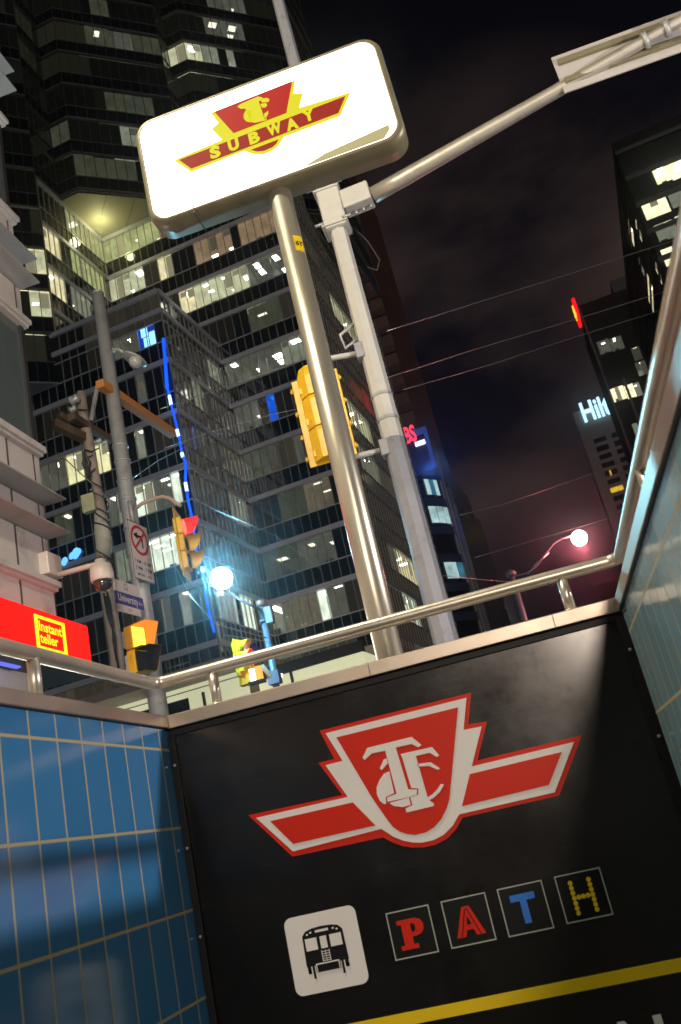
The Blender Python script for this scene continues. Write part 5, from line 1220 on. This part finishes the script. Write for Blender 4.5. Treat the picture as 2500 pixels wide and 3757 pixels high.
# ================================================================ pink street lamp down the street
QY = 36.
lc2 = W(2126, 1974, y=QY)
pl2 = thing('street_lamp', 'lit street lamp with pinkish white glare above the right end of the handrail', 'street lamp', lc2)
pink = glow('pink_lamp', (1, .86, .84), 60., sample=True)
b = MB(); b.lathe(lc2, [(.31*math.sin(PI*i/12), -.31*math.cos(PI*i/12)) for i in range(13)], n=24); b.build('lamp_bowl', pink, pl2)
ptop = W(*Z6b(908, 655), y=QY); pbot = W(*Z6b(980, 900), y=QY)
b = MB(); b.tube([V((ptop.x, QY, GZ)), V((ptop.x, QY, ptop.z))], [.17, .12], n=12); b.lathe((ptop.x, QY, ptop.z), [(.12, 0), (.22, .05), (.22, .2), (.05, .32)], n=12); dkp = mat('dark_pole', (.10, .10, .11), .5, .3, var=.1); b.build('pole', dkp, pl2)
b = MB(); b.tube([W(*Z6b(x, y), y=QY) for x, y in ((925, 652), (1000, 630), (1050, 590), (1100, 520), (1150, 460), (1200, 430), (1260, 418))], .045, n=8); b.build('arm', dkp, pl2)
b = MB(); b.tube([W(*Z6b(x, y), y=QY) for x, y in ((1000, 640), (1045, 580), (1120, 515))], .025, n=6); b.build('brace', galv, pl2)

# ================================================================ wires
wires = [
 ('highest overhead wire crossing the dark sky beside the white sign', [(1420, 1215), (1800, 1095), (2100, 1002), (2480, 880)], 16, 24, .011),
 ('bright overhead wire passing just above the red oval sign', [(1410, 1390), (1700, 1295), (2100, 1175), (2440, 1070)], 18, 26, .011),
 ('faint overhead wire passing through the red oval sign', [(1480, 1430), (1800, 1338), (2100, 1240), (2420, 1140)], 18, 26, .009),
 ('knotted overhead wire crossing the hotel below its letters', [(1690, 1890), (1850, 1850), (2050, 1780), (2290, 1700)], 24, 30, .014),
 ('dim overhead wire ending near the pink street lamp', [(1745, 2045), (1900, 2000), (2090, 1945), (2240, 1900)], 26, 32, .011),
 ('reddish wire sagging to the top of the pink lamp pole', [(1630, 2112), (1750, 2125), (1880, 2136)], 22, 36, .009),
 ('pale wire crossing the glass tower below the blue window', [(590, 1500), (700, 1462), (860, 1408), (1085, 1330)], 20, 22, .012),
 ('thin wire crossing the glass tower behind the yellow signal', [(600, 1645), (760, 1590), (1000, 1520), (1240, 1470)], 20, 22, .009),
 ('grey wire rising from the steel street pole to the glass tower corner', [(480, 1760), (580, 1690), (700, 1630), (820, 1585)], 20, 22, .010),
 ('steep bright wire dropping past the white glare of the lamp', [(640, 2070), (692, 2180), (790, 2290), (980, 2340)], 20, 27, .013),
 ('thin wire slanting down across the blue lit glass right of the red lamp', [(700, 1830), (860, 1900), (1010, 1965), (1180, 2090)], 22, 26, .010),
 ('dark wire running from the wooden pole to the lower steel pole', [(215, 1660), (300, 1740), (400, 1830), (470, 1900)], 15.5, 15.2, .013),
 ('thin wire over the lobby left of the far blue pole', [(820, 2330), (900, 2340), (1000, 2358)], 26, 29, .010)]
for lab, pts, y0, y1, r in wires:
    b = MB(); n = len(pts); P = [W(*p, y=y0+(y1-y0)*i/(n-1)) for i, p in enumerate(pts)]
    out = []
    for i in range(n-1):
        for t in range(4): out.append(P[i].lerp(P[i+1], t/4))
    out.append(P[-1]); b.tube(out, r, n=6)
    tag(b.build('overhead_wire', wire_mat), lab, 'wire', 'overhead wires across the street')

# ================================================================ night sky and light
Wd = bpy.data.worlds.new('World'); S.world = Wd; Wd.use_nodes = True
nt = Wd.node_tree; N, L = nt.nodes, nt.links; bg = N['Background']
sky = N.new('ShaderNodeTexSky'); sky.sky_type = 'NISHITA'; sky.sun_disc = False; sky.sun_elevation = math.radians(-6); sky.sun_rotation = math.radians(200)
tc = N.new('ShaderNodeTexCoord'); sep = N.new('ShaderNodeSeparateXYZ'); L.new(tc.outputs['Generated'], sep.inputs[0])
ramp = N.new('ShaderNodeValToRGB'); e = ramp.color_ramp.elements
e[0].position = 0.0; e[0].color = (.0042, .0030, .0052, 1); e[1].position = .85; e[1].color = (.0012, .0013, .0020, 1)
k_ = ramp.color_ramp.elements.new(.22); k_.color = (.0036, .0030, .0062, 1); k_ = ramp.color_ramp.elements.new(.5); k_.color = (.0026, .0025, .0050, 1)
L.new(sep.outputs['Z'], ramp.inputs[0])
nz = N.new('ShaderNodeTexNoise'); nz.inputs['Scale'].default_value = 3.1; nz.inputs['Detail'].default_value = 5; nz.inputs['Roughness'].default_value = .5
mp_ = N.new('ShaderNodeMapping'); mp_.inputs['Location'].default_value = (4.2, 1.1, .35); mp_.inputs['Scale'].default_value = (1, 1, 2.2); L.new(tc.outputs['Generated'], mp_.inputs[0]); L.new(mp_.outputs[0], nz.inputs['Vector'])
cr = N.new('ShaderNodeValToRGB'); cr.color_ramp.elements[0].position = .42; cr.color_ramp.elements[0].color = (0, 0, 0, 1); cr.color_ramp.elements[1].position = .72; cr.color_ramp.elements[1].color = (.055, .035, .027, 1)
L.new(nz.outputs['Fac'], cr.inputs[0])
nrm = N.new('ShaderNodeVectorMath'); nrm.operation = 'NORMALIZE'; L.new(tc.outputs['Generated'], nrm.inputs[0])
dt = N.new('ShaderNodeVectorMath'); dt.operation = 'DOT_PRODUCT'; dt.inputs[1].default_value = ray(1930, 1230).normalized(); L.new(nrm.outputs[0], dt.inputs[0])
mk = N.new('ShaderNodeMapRange'); mk.inputs[1].default_value = .955; mk.inputs[2].default_value = .992; L.new(dt.outputs['Value'], mk.inputs[0])
ml_ = N.new('ShaderNodeMix'); ml_.data_type = 'RGBA'; ml_.inputs[6].default_value = (0, 0, 0, 1); L.new(mk.outputs[0], ml_.inputs[0]); L.new(cr.outputs[0], ml_.inputs[7])
ad_ = N.new('ShaderNodeMix'); ad_.data_type = 'RGBA'; ad_.blend_type = 'ADD'; ad_.inputs[0].default_value = 1
L.new(ramp.outputs[0], ad_.inputs[6]); L.new(ml_.outputs[2], ad_.inputs[7])
a2_ = N.new('ShaderNodeMix'); a2_.data_type = 'RGBA'; a2_.blend_type = 'ADD'; a2_.inputs[0].default_value = .05
L.new(ad_.outputs[2], a2_.inputs[6]); L.new(sky.outputs[0], a2_.inputs[7])
L.new(a2_.outputs[2], bg.inputs['Color']); bg.inputs['Strength'].default_value = 1.0

def light(name, typ, loc, col, power, size=.2, to=None, spot=None):
    d = bpy.data.lights.new(name, typ); d.color = col; d.energy = power
    if typ in ('POINT', 'SPOT'): d.shadow_soft_size = size
    if typ == 'SPOT': d.spot_size = math.radians(spot); d.spot_blend = .4
    o = bpy.data.objects.new(name, d); C.objects.link(o); o.location = loc
    if to is not None: o.rotation_euler = (V(to)-V(loc)).to_track_quat('-Z', 'Y').to_euler()
    return o
light('facade_blue_light', 'POINT', U(345, 600, ub-9), (.08, .20, 1), 600, .5)
sun = light('city_glow_sun', 'SUN', (0, 0, 60), (1, .92, .84), .36, to=(-14, 40, 40)); sun.data.angle = math.radians(12)
light('unseen_light', 'POINT', (2.24, -16.0, 4.22), (1, .82, .66), 5600, .42)
light('unseen_light', 'POINT', (-2.8, 2.0, 8.8), (1, .87, .64), 2300, .2)  # added unseen lamp, brightens the white building and the poles
light('unseen_light', 'POINT', (7.6, 4.6, 3.2), (1, .90, .90), 2300, .15)
light('unseen_light', 'POINT', (-4.6, 7.5, .9), (1, .90, .84), 120, .4)  # unseen fill added low down to brighten the ledge undersides
light('lamp_light', 'POINT', lc+V((-.02, -.42, -.04)), (.20, .72, 1), 3400, .2)
light('lamp_light', 'POINT', AB(-29.9, 54.6, 50.6), (1, .95, .50), 170, .4)
light('lamp_light', 'POINT', lc2+V((0, -.1, -.4)), (1, .14, .18), 1100, .2)
hz = MB(); hz.box(-450, 450, -330, 450, -6.5, 230)  # thin haze added so that the lamps get halos
hm = bpy.data.materials.new('lamp_halo_haze'); hm.use_nodes = True; hn = hm.node_tree; hn.nodes.clear()
ho = hn.nodes.new('ShaderNodeOutputMaterial'); hv = hn.nodes.new('ShaderNodeVolumePrincipled'); hv.inputs['Color'].default_value = (.8, .85, .9, 1); hv.inputs['Density'].default_value = .0008; hv.inputs['Anisotropy'].default_value = .96
hn.links.new(hv.outputs[0], ho.inputs['Volume'])
tag(hz.build('haze', hm), kind='stuff')
S.view_settings.view_transform = 'Standard'; S.view_settings.look = 'None'; S.view_settings.exposure = 0; S.view_settings.gamma = 1
S.cycles.use_denoising = True
S.cycles.max_bounces = 6; S.cycles.diffuse_bounces = 2; S.cycles.glossy_bounces = 4; S.cycles.transparent_max_bounces = 10
S.cycles.sample_clamp_indirect = 4
